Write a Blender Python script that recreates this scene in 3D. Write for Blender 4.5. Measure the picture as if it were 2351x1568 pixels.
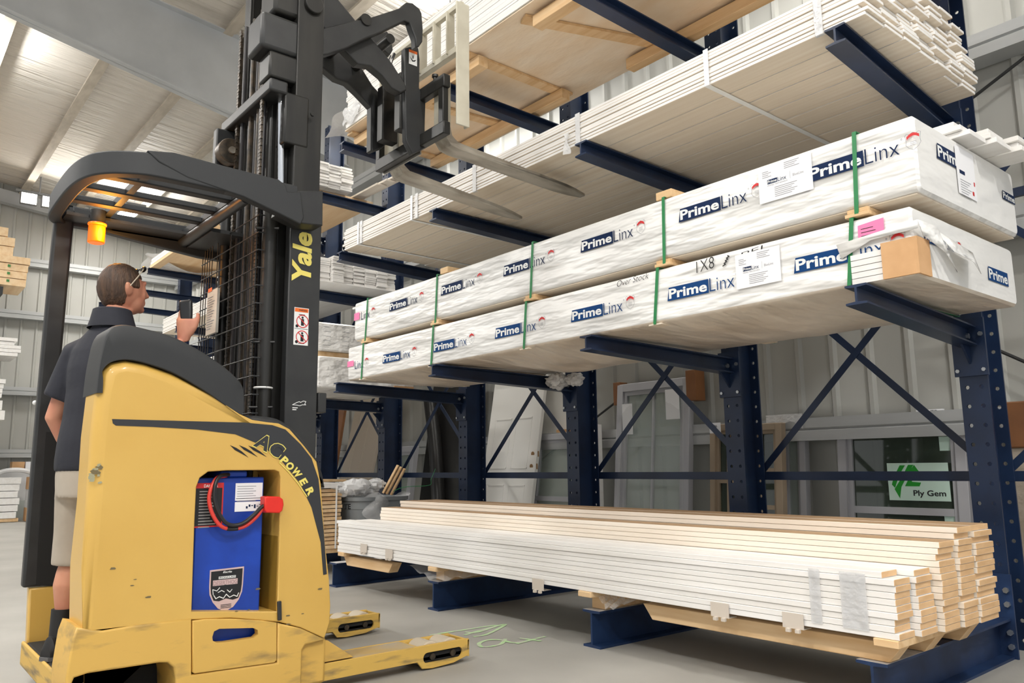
import bpy, bmesh, math, random
from mathutils import Vector, Matrix, noise as mnoise
R_ = random.Random(7)
for o in list(bpy.data.objects): bpy.data.objects.remove(o, do_unlink=True)
SC = bpy.context.scene; COL = SC.collection

# ------------------------------------------------------------------ camera, light, exposure
FPX = 1810.5625
CAM_R = Vector((0.63656505, 0.77113756, -0.01148006))
CAM_U = Vector((0.12794163, -0.09091166, 0.9876062))
CAM_F = Vector((-0.76053657, 0.63014437, 0.15653178))
CAM_P = Vector((6.4162, -3.2670, 1.0021))
cd = bpy.data.cameras.new('camera'); cam = bpy.data.objects.new('camera', cd); COL.objects.link(cam)
cd.sensor_width = 36.0; cd.lens = FPX/2351*36.0; cd.clip_start = .05; cd.clip_end = 200
cam.matrix_world = Matrix((( CAM_R.x, CAM_U.x, -CAM_F.x, CAM_P.x), (CAM_R.y, CAM_U.y, -CAM_F.y, CAM_P.y),
                           (CAM_R.z, CAM_U.z, -CAM_F.z, CAM_P.z), (0, 0, 0, 1)))
SC.camera = cam
W = bpy.data.worlds.new('world'); SC.world = W; W.use_nodes = True
W.node_tree.nodes['Background'].inputs[0].default_value = (.97, .985, 1.0, 1)
W.node_tree.nodes['Background'].inputs[1].default_value = .95
SC.view_settings.view_transform = 'Standard'; SC.view_settings.look = 'None'
SC.view_settings.gamma = 1; SC.view_settings.use_curve_mapping = False
SC.view_settings.exposure = -0.22
LAMPS = [(11.0, -6.0, 7.0, 380), (5.6, -6.4, 7.0, 210), (0.6, -6.2, 7.0, 220), (-4.5, -6.2, 7.0, 190), (-9.6, -5.6, 7.0, 180),
         (2.2, -3.4, 7.0, 60), (-7.0, -2.6, 6.9, 120), (9.0, -1.4, 6.9, 260), (-11.6, 0.9, 6.6, 120), (-1.0, 2.15, 6.2, 70), (3.6, 2.15, 6.2, 30)]  # last two added behind the rack to brighten the back wall and door
def area(name, loc, power, size, rot=(0, 0, 0), col=(1, .985, .965)):
    l = bpy.data.lights.new(name, 'AREA'); l.energy = power; l.shape = 'RECTANGLE'; l.size = size[0]; l.size_y = size[1]; l.color = col
    o = bpy.data.objects.new(name, l); COL.objects.link(o); o.location = loc; o.rotation_euler = rot; return o

def pj(p):
    q = Vector(p)-CAM_P; d = q.dot(CAM_F)
    return 1175.5+FPX*q.dot(CAM_R)/d, 784-FPX*q.dot(CAM_U)/d
def at(x, y, ax, c):
    """point on the world plane ax = c that the photograph shows at pixel (x, y)"""
    d = CAM_R*((x-1175.5)/FPX)+CAM_U*(-(y-784)/FPX)+CAM_F
    i = 'XYZ'.index(ax); return CAM_P+d*((c-CAM_P[i])/d[i])
def YZ(pts, X): return [(p.y, p.z) for p in (at(x, y, 'X', X) for x, y in pts)]
def XZ(pts, Y): return [(p.x, p.z) for p in (at(x, y, 'Y', Y) for x, y in pts)]

# ------------------------------------------------------------------ materials
def lin(c): return tuple(((v/255)/12.92 if v/255 <= .04045 else ((v/255+.055)/1.055)**2.4) for v in c)
MATS = {}
def mat(name, rgb, rough=.6, metal=0, rgb2=None, nscale=(4, 4, 4), lo=.35, hi=.65, bump=0, bscale=(20, 20, 20), bdist=.004,
        spec=.5, emit=0, alpha=1, trans=0, coat=0, detail=4, wave=None):
    if name in MATS: return MATS[name]
    m = bpy.data.materials.new(name); m.use_nodes = True; nt = m.node_tree; b = nt.nodes['Principled BSDF']; L = nt.links
    b.inputs['Base Color'].default_value = (*lin(rgb), 1); b.inputs['Roughness'].default_value = rough; b.inputs['Metallic'].default_value = metal
    b.inputs['Specular IOR Level'].default_value = spec
    if coat: b.inputs['Coat Weight'].default_value = coat; b.inputs['Coat Roughness'].default_value = .12
    if trans: b.inputs['Transmission Weight'].default_value = trans; b.inputs['IOR'].default_value = 1.3
    if alpha < 1: b.inputs['Alpha'].default_value = alpha
    if emit: b.inputs['Emission Color'].default_value = (*lin(rgb), 1); b.inputs['Emission Strength'].default_value = emit
    tc = nt.nodes.new('ShaderNodeTexCoord')
    def nz(scale, det=4):
        mp = nt.nodes.new('ShaderNodeMapping'); mp.inputs['Scale'].default_value = scale; L.new(tc.outputs['Object'], mp.inputs['Vector'])
        n = nt.nodes.new('ShaderNodeTexNoise'); n.inputs['Scale'].default_value = 1; n.inputs['Detail'].default_value = det; L.new(mp.outputs[0], n.inputs['Vector']); return n
    if rgb2:
        n = nz(nscale, detail); r = nt.nodes.new('ShaderNodeValToRGB'); L.new(n.outputs['Fac'], r.inputs['Fac'])
        r.color_ramp.elements[0].position = lo; r.color_ramp.elements[0].color = (*lin(rgb), 1)
        r.color_ramp.elements[1].position = hi; r.color_ramp.elements[1].color = (*lin(rgb2), 1)
        L.new(r.outputs['Color'], b.inputs['Base Color'])
    if bump:
        n = nz(bscale, 3); bp = nt.nodes.new('ShaderNodeBump'); bp.inputs['Strength'].default_value = bump; bp.inputs['Distance'].default_value = bdist
        L.new(n.outputs['Fac'], bp.inputs['Height']); L.new(bp.outputs[0], b.inputs['Normal'])
    MATS[name] = m; return m
# truck
YEL = mat('truck_yellow', (214, 174, 88), .42, 0, (207, 166, 80), (3, 3, 3), .3, .7, coat=.25)
YELW = mat('worn_yellow', (212, 171, 86), .55, 0, (120, 104, 72), (5, 4, 14), .54, .78, detail=8)
YELD = mat('scraped_yellow', (208, 170, 84), .6, 0, (104, 94, 74), (3, 5, 26), .52, .74, detail=8)
BLK = mat('black_paint', (38, 39, 40), .45, 0, (46, 47, 47), (9, 9, 9))
BLKP = mat('black_plastic', (40, 42, 44), .55, 0, bump=.15, bscale=(220, 220, 220), bdist=.001)
BLKM = mat('mast_black', (32, 32, 31), .38, .2, (46, 45, 42), (12, 12, 2))
RUB = mat('black_rubber', (24, 24, 24), .8)
CHR = mat('chrome', (215, 218, 222), .12, 1)
STEEL = mat('fork_steel', (186, 180, 168), .45, .6, (112, 102, 88), (10, 3, 10), .4, .75)
CREAM = mat('cream_paint', (205, 200, 182), .5, 0, (190, 184, 166), (6, 6, 6))
GREASE = mat('greasy_steel', (52, 48, 42), .4, .4, (82, 70, 56), (30, 30, 30))
LOGOY = mat('decal_yellow', (232, 216, 110), .5)
DEC = mat('decal_white', (235, 236, 234), .5); DECR = mat('decal_red', (205, 38, 40), .5); DECO = mat('decal_orange', (232, 110, 36), .5)
DECK = mat('decal_black', (22, 23, 26), .5); PINKT = mat('decal_pink', (206, 180, 178), .5)
BLUE = mat('battery_blue', (14, 66, 176), .45, 0, (10, 54, 150), (6, 6, 6))
REDC = mat('red_cable', (214, 62, 52), .45); REDP = mat('red_plastic', (222, 40, 28), .4); BLKC = mat('black_cable', (30, 28, 30), .4)
BEAC = mat('amber_lens', (255, 104, 6), .25, emit=1.15)
WHL = mat('wheel_polyurethane', (196, 184, 164), .6)
# rack and loads
RB = mat('rack_blue', (24, 45, 78), .42, .1, (17, 33, 60), (3, 3, 3), coat=.15)
RBT = mat('rack_blue_scuffed', (28, 54, 94), .5, .1, (17, 36, 68), (5, 5, 5), .4, .7)
SCUF = mat('scuffed_flange', (200, 198, 196), .6, .1, (120, 122, 132), (14, 14, 14), .5, .85, detail=8)
BOLT = mat('zinc_bolt', (190, 194, 196), .35, .9)
WRAP = mat('white_wrap', (240, 239, 236), .34, 0, bump=.9, bscale=(1.9, 6, 9), bdist=.07, coat=.2)
WRAPE = mat('wrap_end_face', (240, 239, 236), .34, 0, bump=.6, bscale=(4, 2.6, 7), bdist=.04, coat=.2)
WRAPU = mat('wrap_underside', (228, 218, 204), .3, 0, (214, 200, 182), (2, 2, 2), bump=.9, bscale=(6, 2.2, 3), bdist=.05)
FILM = mat('clear_film', (235, 235, 235), .14, alpha=.3, bump=.8, bscale=(18, 18, 18), bdist=.02)
FILMC = mat('cloudy_film', (238, 238, 238), .25, alpha=.75, bump=.8, bscale=(16, 16, 16), bdist=.02)
NAVY = mat('logo_navy', (20, 40, 76), .6, spec=.15); NAVY2 = mat('logo_blue', (14, 62, 116), .6, spec=.15)
GRN = mat('green_strap', (40, 128, 74), .4); PINK = mat('pink_tag', (244, 130, 178), .6)
WHB = mat('white_board', (243, 241, 238), .55, 0, (236, 233, 228), (1.2, 20, 20))
CRB = mat('cream_board', (240, 231, 218), .6, 0, (234, 222, 206), (1.0, 22, 22))
MDF_SHADE = mat('mdf_and_shade_brown', (176, 146, 112), .75, 0, (160, 130, 98), (.8, 18, 18))
ENDG = mat('board_end', (226, 188, 142), .7, 0, (212, 172, 126), (9, 9, 30))
PRIM = mat('primed_underside', (236, 224, 206), .65, 0, (224, 208, 186), (.8, 26, 26))
PINE = mat('pine_wood', (232, 200, 156), .65, 0, (214, 174, 124), (2, 22, 22), .35, .7)
PLY = mat('plywood_pine', (240, 212, 172), .65, 0, (226, 188, 140), (1.5, 12, 12), .35, .75)
PLYF = mat('wrapped_plywood', (244, 228, 206), .5, 0, (232, 206, 172), (2, 5, 5), .3, .7, bump=.4, bscale=(5, 12, 12), bdist=.02)
CARD = mat('cardboard', (212, 168, 122), .75, 0, (200, 156, 110), (8, 8, 8))
PAPER = mat('paper_label', (244, 244, 246), .5); TAPE = mat('white_tape', (246, 246, 244), .35)
GTXT = mat('label_grey', (150, 150, 156), .6); INK = mat('marker_ink', (28, 26, 28), .6)
# building
CONC = mat('concrete', (170, 168, 162), .55, 0, (149, 147, 141), (1.3, 1.3, 1.3), .3, .75, detail=9, bump=.12, bscale=(40, 40, 40), bdist=.002)
WALLM = mat('wall_panel_paint', (186, 186, 180), .5, 0, (178, 178, 172), (2, 2, .4))
GIRT = mat('galvanised_girt', (188, 190, 190), .45, .15, (176, 178, 178), (1, 1, 8))
ROOF = mat('roof_insulation', (226, 220, 210), .6, 0, bump=.9, bscale=(11, .9, 1), bdist=.09)
PURL = mat('purlin_paint', (196, 186, 170), .6, 0, (176, 166, 150), (3, 10, 10))
RAFT = mat('rafter_grey', (186, 189, 191), .34, .1, (176, 179, 181), (2, 2, 2))
GRNP = mat('green_floor_paint', (176, 212, 156), .6, 0, (186, 186, 172), (22, 22, 22), .42, .62)
GLASS = mat('window_glass', (190, 205, 196), .06, alpha=.28, spec=.8); GLASSD = mat('dark_glass', (70, 82, 70), .05, alpha=.62, spec=.9)
VIN = mat('vinyl_white', (226, 226, 226), .4); VING = mat('frame_grey', (176, 176, 180), .5); TAN = mat('frame_tan', (160, 142, 120), .55)
DOORW = mat('door_white', (236, 234, 228), .5); DOORB = mat('door_beige', (184, 172, 156), .55); BLKS = mat('dark_sheet', (36, 35, 34), .35)
BINM = mat('bin_grey', (120, 124, 126), .55); GREEN = mat('logo_green', (28, 150, 40), .5); MINT = mat('sticker_mint', (206, 232, 218), .5)
BRNC = mat('brown_wrap', (140, 92, 54), .6, 0, (120, 78, 46), (4, 4, 4)); LAMP = mat('lamp_lens', (255, 250, 240), .3, emit=40)
LAMPH = mat('lamp_housing', (120, 122, 124), .5)

# ------------------------------------------------------------------ mesh helpers
class MB:
    def __init__(s): s.v = []; s.f = []; s.m = []
    def add(s, vs, fs, mi=0):
        n = len(s.v); s.v += [tuple(v) for v in vs]; s.f += [tuple(i+n for i in f) for f in fs]; s.m += [mi]*len(fs); return s
    def box(s, x0, x1, y0, y1, z0, z1, mi=0):
        return s.add([(x0, y0, z0), (x1, y0, z0), (x1, y1, z0), (x0, y1, z0), (x0, y0, z1), (x1, y0, z1), (x1, y1, z1), (x0, y1, z1)],
                     [(3, 2, 1, 0), (4, 5, 6, 7), (0, 1, 5, 4), (1, 2, 6, 5), (2, 3, 7, 6), (3, 0, 4, 7)], mi)
    def bar(s, a, b, w, h, up=(0, 0, 1), mi=0):
        a = Vector(a); b = Vector(b); d = (b-a).normalized(); u = Vector(up); r = d.cross(u)
        if r.length < 1e-4: r = d.cross(Vector((1, 0, 0)))
        r.normalize(); u = r.cross(d); r *= w/2; u *= h/2
        return s.add([a-r-u, a+r-u, a+r+u, a-r+u, b-r-u, b+r-u, b+r+u, b-r+u], [(0, 1, 2, 3)[::-1], (4, 5, 6, 7), (0, 1, 5, 4), (1, 2, 6, 5), (2, 3, 7, 6), (3, 0, 4, 7)], mi)
    def prism(s, pts, ax, a, b, mi=0):
        """polygon pts (in the two other axes, in order) extruded along ax from a to b"""
        i = 'XYZ'.index(ax); n = len(pts)
        def P(p, c): q = list(p); q.insert(i, c); return q
        s.add([P(p, a) for p in pts]+[P(p, b) for p in pts], [tuple(range(n))[::-1], tuple(range(n, 2*n))]+[(k, (k+1) % n, n+(k+1) % n, n+k) for k in range(n)], mi); return s
    def tube(s, path, r, seg=10, mi=0, caps=True):
        path = [Vector(p) for p in path]; n = len(path); rs = r if isinstance(r, (list, tuple)) else [r]*n; vs = []; ref = None
        for i, p in enumerate(path):
            d = (path[min(i+1, n-1)]-path[max(i-1, 0)]).normalized()
            if ref is None: ref = d.orthogonal().normalized()
            ref = (ref-d*ref.dot(d)).normalized(); q = d.cross(ref)
            for k in range(seg): t = 2*math.pi*k/seg; vs.append(p+(ref*math.cos(t)+q*math.sin(t))*rs[i])
        fs = [(i*seg+k, i*seg+(k+1) % seg, (i+1)*seg+(k+1) % seg, (i+1)*seg+k) for i in range(n-1) for k in range(seg)]
        if caps: fs += [tuple(range(seg))[::-1], tuple(range((n-1)*seg, n*seg))]
        return s.add(vs, fs, mi)
    def cyl(s, a, b, r, seg=16, mi=0): return s.tube([a, b], r, seg, mi)
    def ball(s, c, r, seg=14, ring=9, mi=0, rot=None):
        r = r if isinstance(r, (tuple, list)) else (r, r, r); vs = []; c = Vector(c)
        for i in range(ring+1):
            t = math.pi*i/ring
            for k in range(seg):
                p = 2*math.pi*k/seg; q = Vector((r[0]*math.sin(t)*math.cos(p), r[1]*math.sin(t)*math.sin(p), r[2]*math.cos(t)))
                vs.append(c+(rot @ q if rot else q))
        fs = [(i*seg+k, (i+1)*seg+k, (i+1)*seg+(k+1) % seg, i*seg+(k+1) % seg) for i in range(ring) for k in range(seg)]
        return s.add(vs, fs, mi)
    def loft(s, rings, mi=0, caps=True):
        n = len(rings[0]); vs = [v for r in rings for v in r]
        fs = [(i*n+k, i*n+(k+1) % n, (i+1)*n+(k+1) % n, (i+1)*n+k) for i in range(len(rings)-1) for k in range(n)]
        if caps: fs += [tuple(range(n))[::-1], tuple(range((len(rings)-1)*n, len(rings)*n))]
        return s.add(vs, fs, mi)
    def grid(s, f, nu, nv, mi=0):
        vs = [f(i/nu, j/nv) for j in range(nv+1) for i in range(nu+1)]
        return s.add(vs, [(j*(nu+1)+i, j*(nu+1)+i+1, (j+1)*(nu+1)+i+1, (j+1)*(nu+1)+i) for j in range(nv) for i in range(nu)], mi)
    def mesh(s, name, m):
        me = bpy.data.meshes.new(name); me.from_pydata(s.v, [], s.f); ms = m if isinstance(m, (list, tuple)) else [m]
        for q in ms: me.materials.append(q)
        for p, i in zip(me.polygons, s.m): p.material_index = min(i, len(ms)-1)
        bm = bmesh.new(); bm.from_mesh(me); bmesh.ops.remove_doubles(bm, verts=bm.verts, dist=1e-6); bmesh.ops.recalc_face_normals(bm, faces=bm.faces); bm.to_mesh(me); bm.free()
        return me
    def build(s, name, m, parent=None, bevel=0, smooth=True, seg=2, loc=None):
        return put(name, s.mesh(name, m), parent, bevel, smooth, seg, loc)
def put(name, me, parent=None, bevel=0, smooth=True, seg=2, loc=None):
    o = bpy.data.objects.new(name, me); COL.objects.link(o)
    if loc: o.location = loc
    if smooth:
        me.shade_smooth(); me.set_sharp_from_angle(angle=math.radians(35))
    if parent: attach(o, parent)
    if bevel:
        b = o.modifiers.new('bevel', 'BEVEL'); b.width = bevel; b.segments = seg; b.limit_method = 'ANGLE'; b.angle_limit = math.radians(40); b.use_clamp_overlap = True
    return o
def attach(o, parent):
    o.parent = parent
    w = Matrix.Translation(parent_base(parent)); o.matrix_parent_inverse = w.inverted()
def parent_base(p):
    v = Vector(p.location)
    if p.parent: v = Vector((0, 0, 0)) if p.type == 'MESH' and v.length == 0 else v
    return v
def thing(name, label, cat, loc=(0, 0, 0), group=None):
    o = bpy.data.objects.new(name, None); COL.objects.link(o); o.location = loc; o.empty_display_size = .1
    o['label'] = label; o['category'] = cat
    if group: o['group'] = group
    return o
def tag(o, label, cat, group=None):
    o['label'] = label; o['category'] = cat
    if group: o['group'] = group
    return o
def struct(o): o['kind'] = 'structure'; return o
def copy_part(src, parent, off):
    c = src.copy(); COL.objects.link(c); c.parent = parent; c.matrix_parent_inverse = Matrix.Translation(Vector(parent_base(parent))).inverted()
    c.location = Vector(src.location)+Vector(off); return c
def smooth_path(pts, n=6, closed=False):
    P = [Vector(p) for p in pts]; out = []; N = len(P)
    for i in range(N if closed else N-1):
        p0, p1, p2, p3 = (P[(i-1) % N], P[i], P[(i+1) % N], P[(i+2) % N]) if closed else (P[max(i-1, 0)], P[i], P[i+1], P[min(i+2, N-1)])
        for k in range(n):
            t = k/n; out.append(.5*((2*p1)+(p2-p0)*t+(2*p0-5*p1+4*p2-p3)*t*t+(3*p1-p0-3*p2+p3)*t**3))
    if not closed: out.append(P[-1])
    return out
def curve_mesh(outlines, half=0, bev=0, offset=0, res=2):
    """flat plate from 2-D outlines (later ones are holes), thickness 2*half, rounded rims"""
    cu = bpy.data.curves.new('c', 'CURVE'); cu.dimensions = '2D'; cu.fill_mode = 'BOTH'; cu.extrude = max(half-bev, 0); cu.bevel_depth = bev; cu.bevel_resolution = res; cu.offset = -bev
    for pts in outlines:
        sp = cu.splines.new('POLY'); sp.points.add(len(pts)-1); sp.use_cyclic_u = True
        for q, p in zip(sp.points, pts): q.co = (p[0], p[1], 0, 1)
    o = bpy.data.objects.new('c', cu); COL.objects.link(o); dg = bpy.context.evaluated_depsgraph_get()
    me = bpy.data.meshes.new_from_object(o.evaluated_get(dg)); bpy.data.objects.remove(o); bpy.data.curves.remove(cu); return me
AXM = {'X': Matrix(((0, 0, 1, 0), (1, 0, 0, 0), (0, 1, 0, 0), (0, 0, 0, 1))),      # (u,v,w) -> y,z,x
       'Y': Matrix(((1, 0, 0, 0), (0, 0, -1, 0), (0, 1, 0, 0), (0, 0, 0, 1))),     # (u,v,w) -> x,z,-y
       'Z': Matrix(((1, 0, 0, 0), (0, 1, 0, 0), (0, 0, 1, 0), (0, 0, 0, 1)))}
def plate(name, outlines, ax, a, b, m, parent=None, bev=0, res=2, rim=None, low=.12):
    """prism of the outline (the following outlines are holes) between a and b along ax, rims rounded by bev"""
    if outlines and not hasattr(outlines[0][0], '__len__'): outlines = [outlines]
    me = curve_mesh(outlines, abs(b-a)/2)
    bm = bmesh.new(); bm.from_mesh(me); bmesh.ops.remove_doubles(bm, verts=bm.verts, dist=1e-5)
    bmesh.ops.dissolve_degenerate(bm, dist=1e-5, edges=bm.edges)
    bmesh.ops.dissolve_limit(bm, angle_limit=.0015, use_dissolve_boundaries=False, verts=bm.verts, edges=[e for e in bm.edges if len(e.link_faces) == 2 and e.calc_face_angle(1) < .0015])
    wl = bm.edges.layers.float.new('bevel_weight_edge'); outer = {(round(p[0], 4), round(p[1], 4)) for i, p in enumerate(outlines[0]) if rim is None or i in rim}
    for e in bm.edges:
        if len(e.link_faces) == 2 and e.calc_face_angle(0) > 1.0:
            v0, v1 = e.verts
            if abs(v0.co.z-v1.co.z) > 1e-5: continue
            e[wl] = 1.0 if all((round(v.co.x, 4), round(v.co.y, 4)) in outer for v in e.verts) else low
    bm.to_mesh(me); bm.free()
    me.transform(AXM[ax]); v = [0, 0, 0]; v['XYZ'.index(ax)] = (a+b)/2; me.transform(Matrix.Translation(v))
    me.materials.clear(); me.materials.append(m); me.name = name
    o = put(name, me, parent)
    if bev:
        q = o.modifiers.new('bevel', 'BEVEL'); q.width = bev; q.segments = res+1; q.limit_method = 'WEIGHT'; q.use_clamp_overlap = False; q.loop_slide = False
    return o
def circ(c, r, n=12): return [(c[0]+r*math.cos(2*math.pi*k/n), c[1]+r*math.sin(2*math.pi*k/n)) for k in range(n)]
def rrect(x0, x1, y0, y1, r, n=4):
    out = []
    for cx, cy, a in ((x1-r, y1-r, 0), (x0+r, y1-r, 90), (x0+r, y0+r, 180), (x1-r, y0+r, 270)):
        for k in range(n+1): t = math.radians(a+90*k/n); out.append((cx+r*math.cos(t), cy+r*math.sin(t)))
    return out
TXC = {}
def text_data(s, bold=0, shear=0, space=1.0):
    k = (s, bold, shear, space)
    if k in TXC: return TXC[k]
    cu = bpy.data.curves.new('t', 'FONT'); cu.body = s; cu.size = 1; cu.offset = bold; cu.shear = shear; cu.space_character = space; cu.resolution_u = 3
    o = bpy.data.objects.new('t', cu); COL.objects.link(o); dg = bpy.context.evaluated_depsgraph_get()
    me = bpy.data.meshes.new_from_object(o.evaluated_get(dg)); vs = [v.co.copy() for v in me.vertices]; fs = [tuple(p.vertices) for p in me.polygons]
    bpy.data.objects.remove(o); bpy.data.curves.remove(cu); bpy.data.meshes.remove(me)
    xs = [v.x for v in vs] or [0]; ys = [v.y for v in vs] or [0]; TXC[k] = (vs, fs, min(xs), max(xs), min(ys), max(ys)); return TXC[k]
class Decal:
    """flat printed marks laid on a face: local u, v and a stacking layer"""
    def __init__(s): s.mb = MB(); s.mats = []
    def mi(s, m):
        if m not in s.mats: s.mats.append(m)
        return s.mats.index(m)
    def poly(s, pts, m, layer=0):
        n = len(pts); s.mb.add([(p[0], p[1], .0006*layer) for p in pts], [tuple(range(n))], s.mi(m)); return s
    def rect(s, x0, x1, y0, y1, m, layer=0): return s.poly([(x0, y0), (x1, y0), (x1, y1), (x0, y1)], m, layer)
    def text(s, t, x, y, w, h, m, layer=1, bold=0, shear=0, rot=0, space=1.0):
        """text fitted into the box w x h whose lower left corner is x, y (w None keeps proportion)"""
        vs, fs, a, b, c, d = text_data(t, bold, shear, space); sy = h/(d-c); sx = w/(b-a) if w else sy; cr, sr = math.cos(rot), math.sin(rot); out = []
        for v in vs:
            u, q = (v.x-a)*sx, (v.y-c)*sy; out.append((x+u*cr-q*sr, y+u*sr+q*cr, .0006*layer))
        s.mb.add(out, fs, s.mi(m)); return s
    def line(s, pts, w, m, layer=1):
        for k, ((x0, y0), (x1, y1)) in enumerate(zip(pts, pts[1:])):
            d = Vector((x1-x0, y1-y0)); 
            if d.length < 1e-6: continue
            d.normalize(); nx, ny = -d.y*w/2, d.x*w/2; ex, ey = d.x*w/3, d.y*w/3
            s.poly([(x0+nx-ex, y0+ny-ey), (x0-nx-ex, y0-ny-ey), (x1-nx+ex, y1-ny+ey), (x1+nx+ex, y1+ny+ey)], m, layer+.02*k)
        return s
    def build(s, name, parent, origin, face='-Y', label=None):
        o = Vector(origin); U, N = {'-Y': (Vector((1, 0, 0)), Vector((0, -1, 0))), '+X': (Vector((0, 1, 0)), Vector((1, 0, 0))), '+Z': (Vector((1, 0, 0)), Vector((0, 0, 1)))}[face]
        V = Vector((0, 1, 0)) if face == '+Z' else Vector((0, 0, 1))
        me = bpy.data.meshes.new(name); me.from_pydata([tuple(o+U*v[0]+V*v[1]+N*(v[2]+.0012)) for v in s.mb.v], [], s.mb.f)
        for q in s.mats: me.materials.append(q)
        for p, i in zip(me.polygons, s.mb.m): p.material_index = i
        ob = put(name, me, parent, smooth=False)
        if label: ob['label'] = label
        return ob
def remeshed(mb, voxel, smooth_it=4, name='m', m=None):
    me = bpy.data.meshes.new(name); me.from_pydata(mb.v, [], mb.f)
    bm = bmesh.new(); bm.from_mesh(me); bmesh.ops.recalc_face_normals(bm, faces=bm.faces); bm.to_mesh(me); bm.free()
    o = bpy.data.objects.new('r', me); COL.objects.link(o)
    r = o.modifiers.new('r', 'REMESH'); r.mode = 'VOXEL'; r.voxel_size = voxel; r.use_smooth_shade = True
    if smooth_it: s = o.modifiers.new('s', 'SMOOTH'); s.factor = .5; s.iterations = smooth_it
    dg = bpy.context.evaluated_depsgraph_get(); out = bpy.data.meshes.new_from_object(o.evaluated_get(dg)); bpy.data.objects.remove(o)
    out.name = name; out.materials.clear()
    if m: out.materials.append(m)
    out.shade_smooth(); return out

# ================================================================== the building
WY = 2.85; EX = -14.2           # back wall and end wall
def roof_z(y): return 7.45-.112*(y+.7)
mb = MB().box(-15, 14, -14, 3.4, -.1, 0); struct(mb.build('floor', CONC, smooth=False))
def ribbed(n, pitch, depth, z0, z1):
    pr = []
    for k in range(n):
        a = k*pitch; pr += [(a, 0), (a+pitch-.075, 0), (a+pitch-.052, depth), (a+pitch-.02, depth)]
        pr += [(a+pitch*.33, 0), (a+pitch*.36, .006), (a+pitch*.39, 0)] if 0 else []
    pr.append((n*pitch, 0)); return pr
pr = ribbed(76, .305, .032, 0, 7); mb = MB(); n = len(pr)
mb.add([(EX-.6+p[0], WY-p[1], z) for z in (0, 7.0) for p in pr], [(i, i+1, n+i+1, n+i) for i in range(n-1)])
mb.box(EX-.6, EX-.6+76*.305, WY+.004, WY+.06, 0, 7.0); struct(mb.build('wall_back', WALLM, smooth=False))
pr = ribbed(56, .305, .032, 0, 7); mb = MB(); n = len(pr)
mb.add([(EX+p[1], -14+p[0], z) for z in (0, 7.0+1.3) for p in pr], [(i, i+1, n+i+1, n+i) for i in range(n-1)])
mb.box(EX-.06, EX-.004, -14, 3.0, 0, 8.6); struct(mb.build('wall_left', WALLM, smooth=False))
mb = MB(); ys = [-14+i*17.2/24 for i in range(25)]
mb.add([(x, y, roof_z(y)) for x in (-15, 14) for y in ys], [(i, i+1, 26+i, 25+i) for i in range(24)])
mb.add([(x, y, roof_z(y)+.08) for x in (-15, 14) for y in ys], [(i, i+1, 26+i, 25+i) for i in range(24)])
struct(mb.build('ceiling', ROOF, smooth=False))
tn = [0]
def trim(mb, m, **k): tn[0] += 1; return struct(mb.build('trim_%d' % tn[0], m, **k))
# roof purlins along the building
def zsec(y, zt, h=.19, fl=.075, t=.012):      # Z-section facing the aisle
    return [(y, zt), (y+t, zt), (y+t, zt-h+t), (y+fl, zt-h+t), (y+fl, zt-h+.03), (y+fl-t*.6, zt-h+.03), (y+fl-t*.6, zt-h), (y-t, zt-h), (y-t, zt-h+t), (y, zt-h+t)]
for y in (-9.1, -7.7, -6.3, -4.9, -3.5, -2.05, -.78, .36, 1.42, 2.4):
    z = roof_z(y)-.004; p = [(y-.004, z), (y+.07, z-.006), (y+.07, z-.018), (y+.008, z-.012), (y+.008, z-.185), (y-.075, z-.175), (y-.08, z-.155), (y-.088, z-.155), (y-.084, z-.19), (y+.02, z-.2), (y+.02, z-.012)]
    p = [(y, z), (y, z-.205), (y-.125, z-.192), (y-.125, z-.165), (y-.137, z-.165), (y-.137, z-.207), (y+.012, z-.221), (y+.012, z)]
    trim(MB().prism(p, 'X', EX+.05, 13), PURL, smooth=False)
# rigid frame rafter (tapered I) across the aisle
def rafter(x, b0, t0):
    z = lambda y: roof_z(y)-.21
    b = lambda y: b0-.192*(y-.03)
    m = MB(); Y0, Y1 = -9.0, 2.2; hw = .006
    m.prism([(Y0, max(b(Y0), 0) if b(Y0) < z(Y0)-.35 else z(Y0)-.35), (-1.6, min(b(-1.6), z(-1.6)-.35)), (Y1, b(Y1)), (Y1, z(Y1)), (Y0, z(Y0))], 'X', x-hw, x+hw)
    pts = [(Y0, z(Y0)-.35), (-1.6, min(b(-1.6), z(-1.6)-.35)), (Y1, b(Y1))]
    for (y0, a0), (y1, a1) in zip(pts, pts[1:]): m.prism([(y0, a0), (y1, a1), (y1, a1+.014), (y0, a0+.014)], 'X', x-.1, x+.1)
    m.prism([(Y0, z(Y0)-.014), (Y1, z(Y1)-.014), (Y1, z(Y1)), (Y0, z(Y0))], 'X', x-.1, x+.1)
    return m
trim(rafter(-4.15, 6.0, 0), RAFT, smooth=False)
m = MB(); z = lambda y: roof_z(y)-.21
m.prism([(-12, z(-12)-.32), (2.8, z(2.8)-.32), (2.8, z(2.8)), (-12, z(-12))], 'X', EX+.28, EX+.29)
m.prism([(-12, z(-12)-.32), (2.8, z(2.8)-.32), (2.8, z(2.8)-.306), (-12, z(-12)-.306)], 'X', EX+.18, EX+.39)
trim(m, RAFT, smooth=False)
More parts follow.
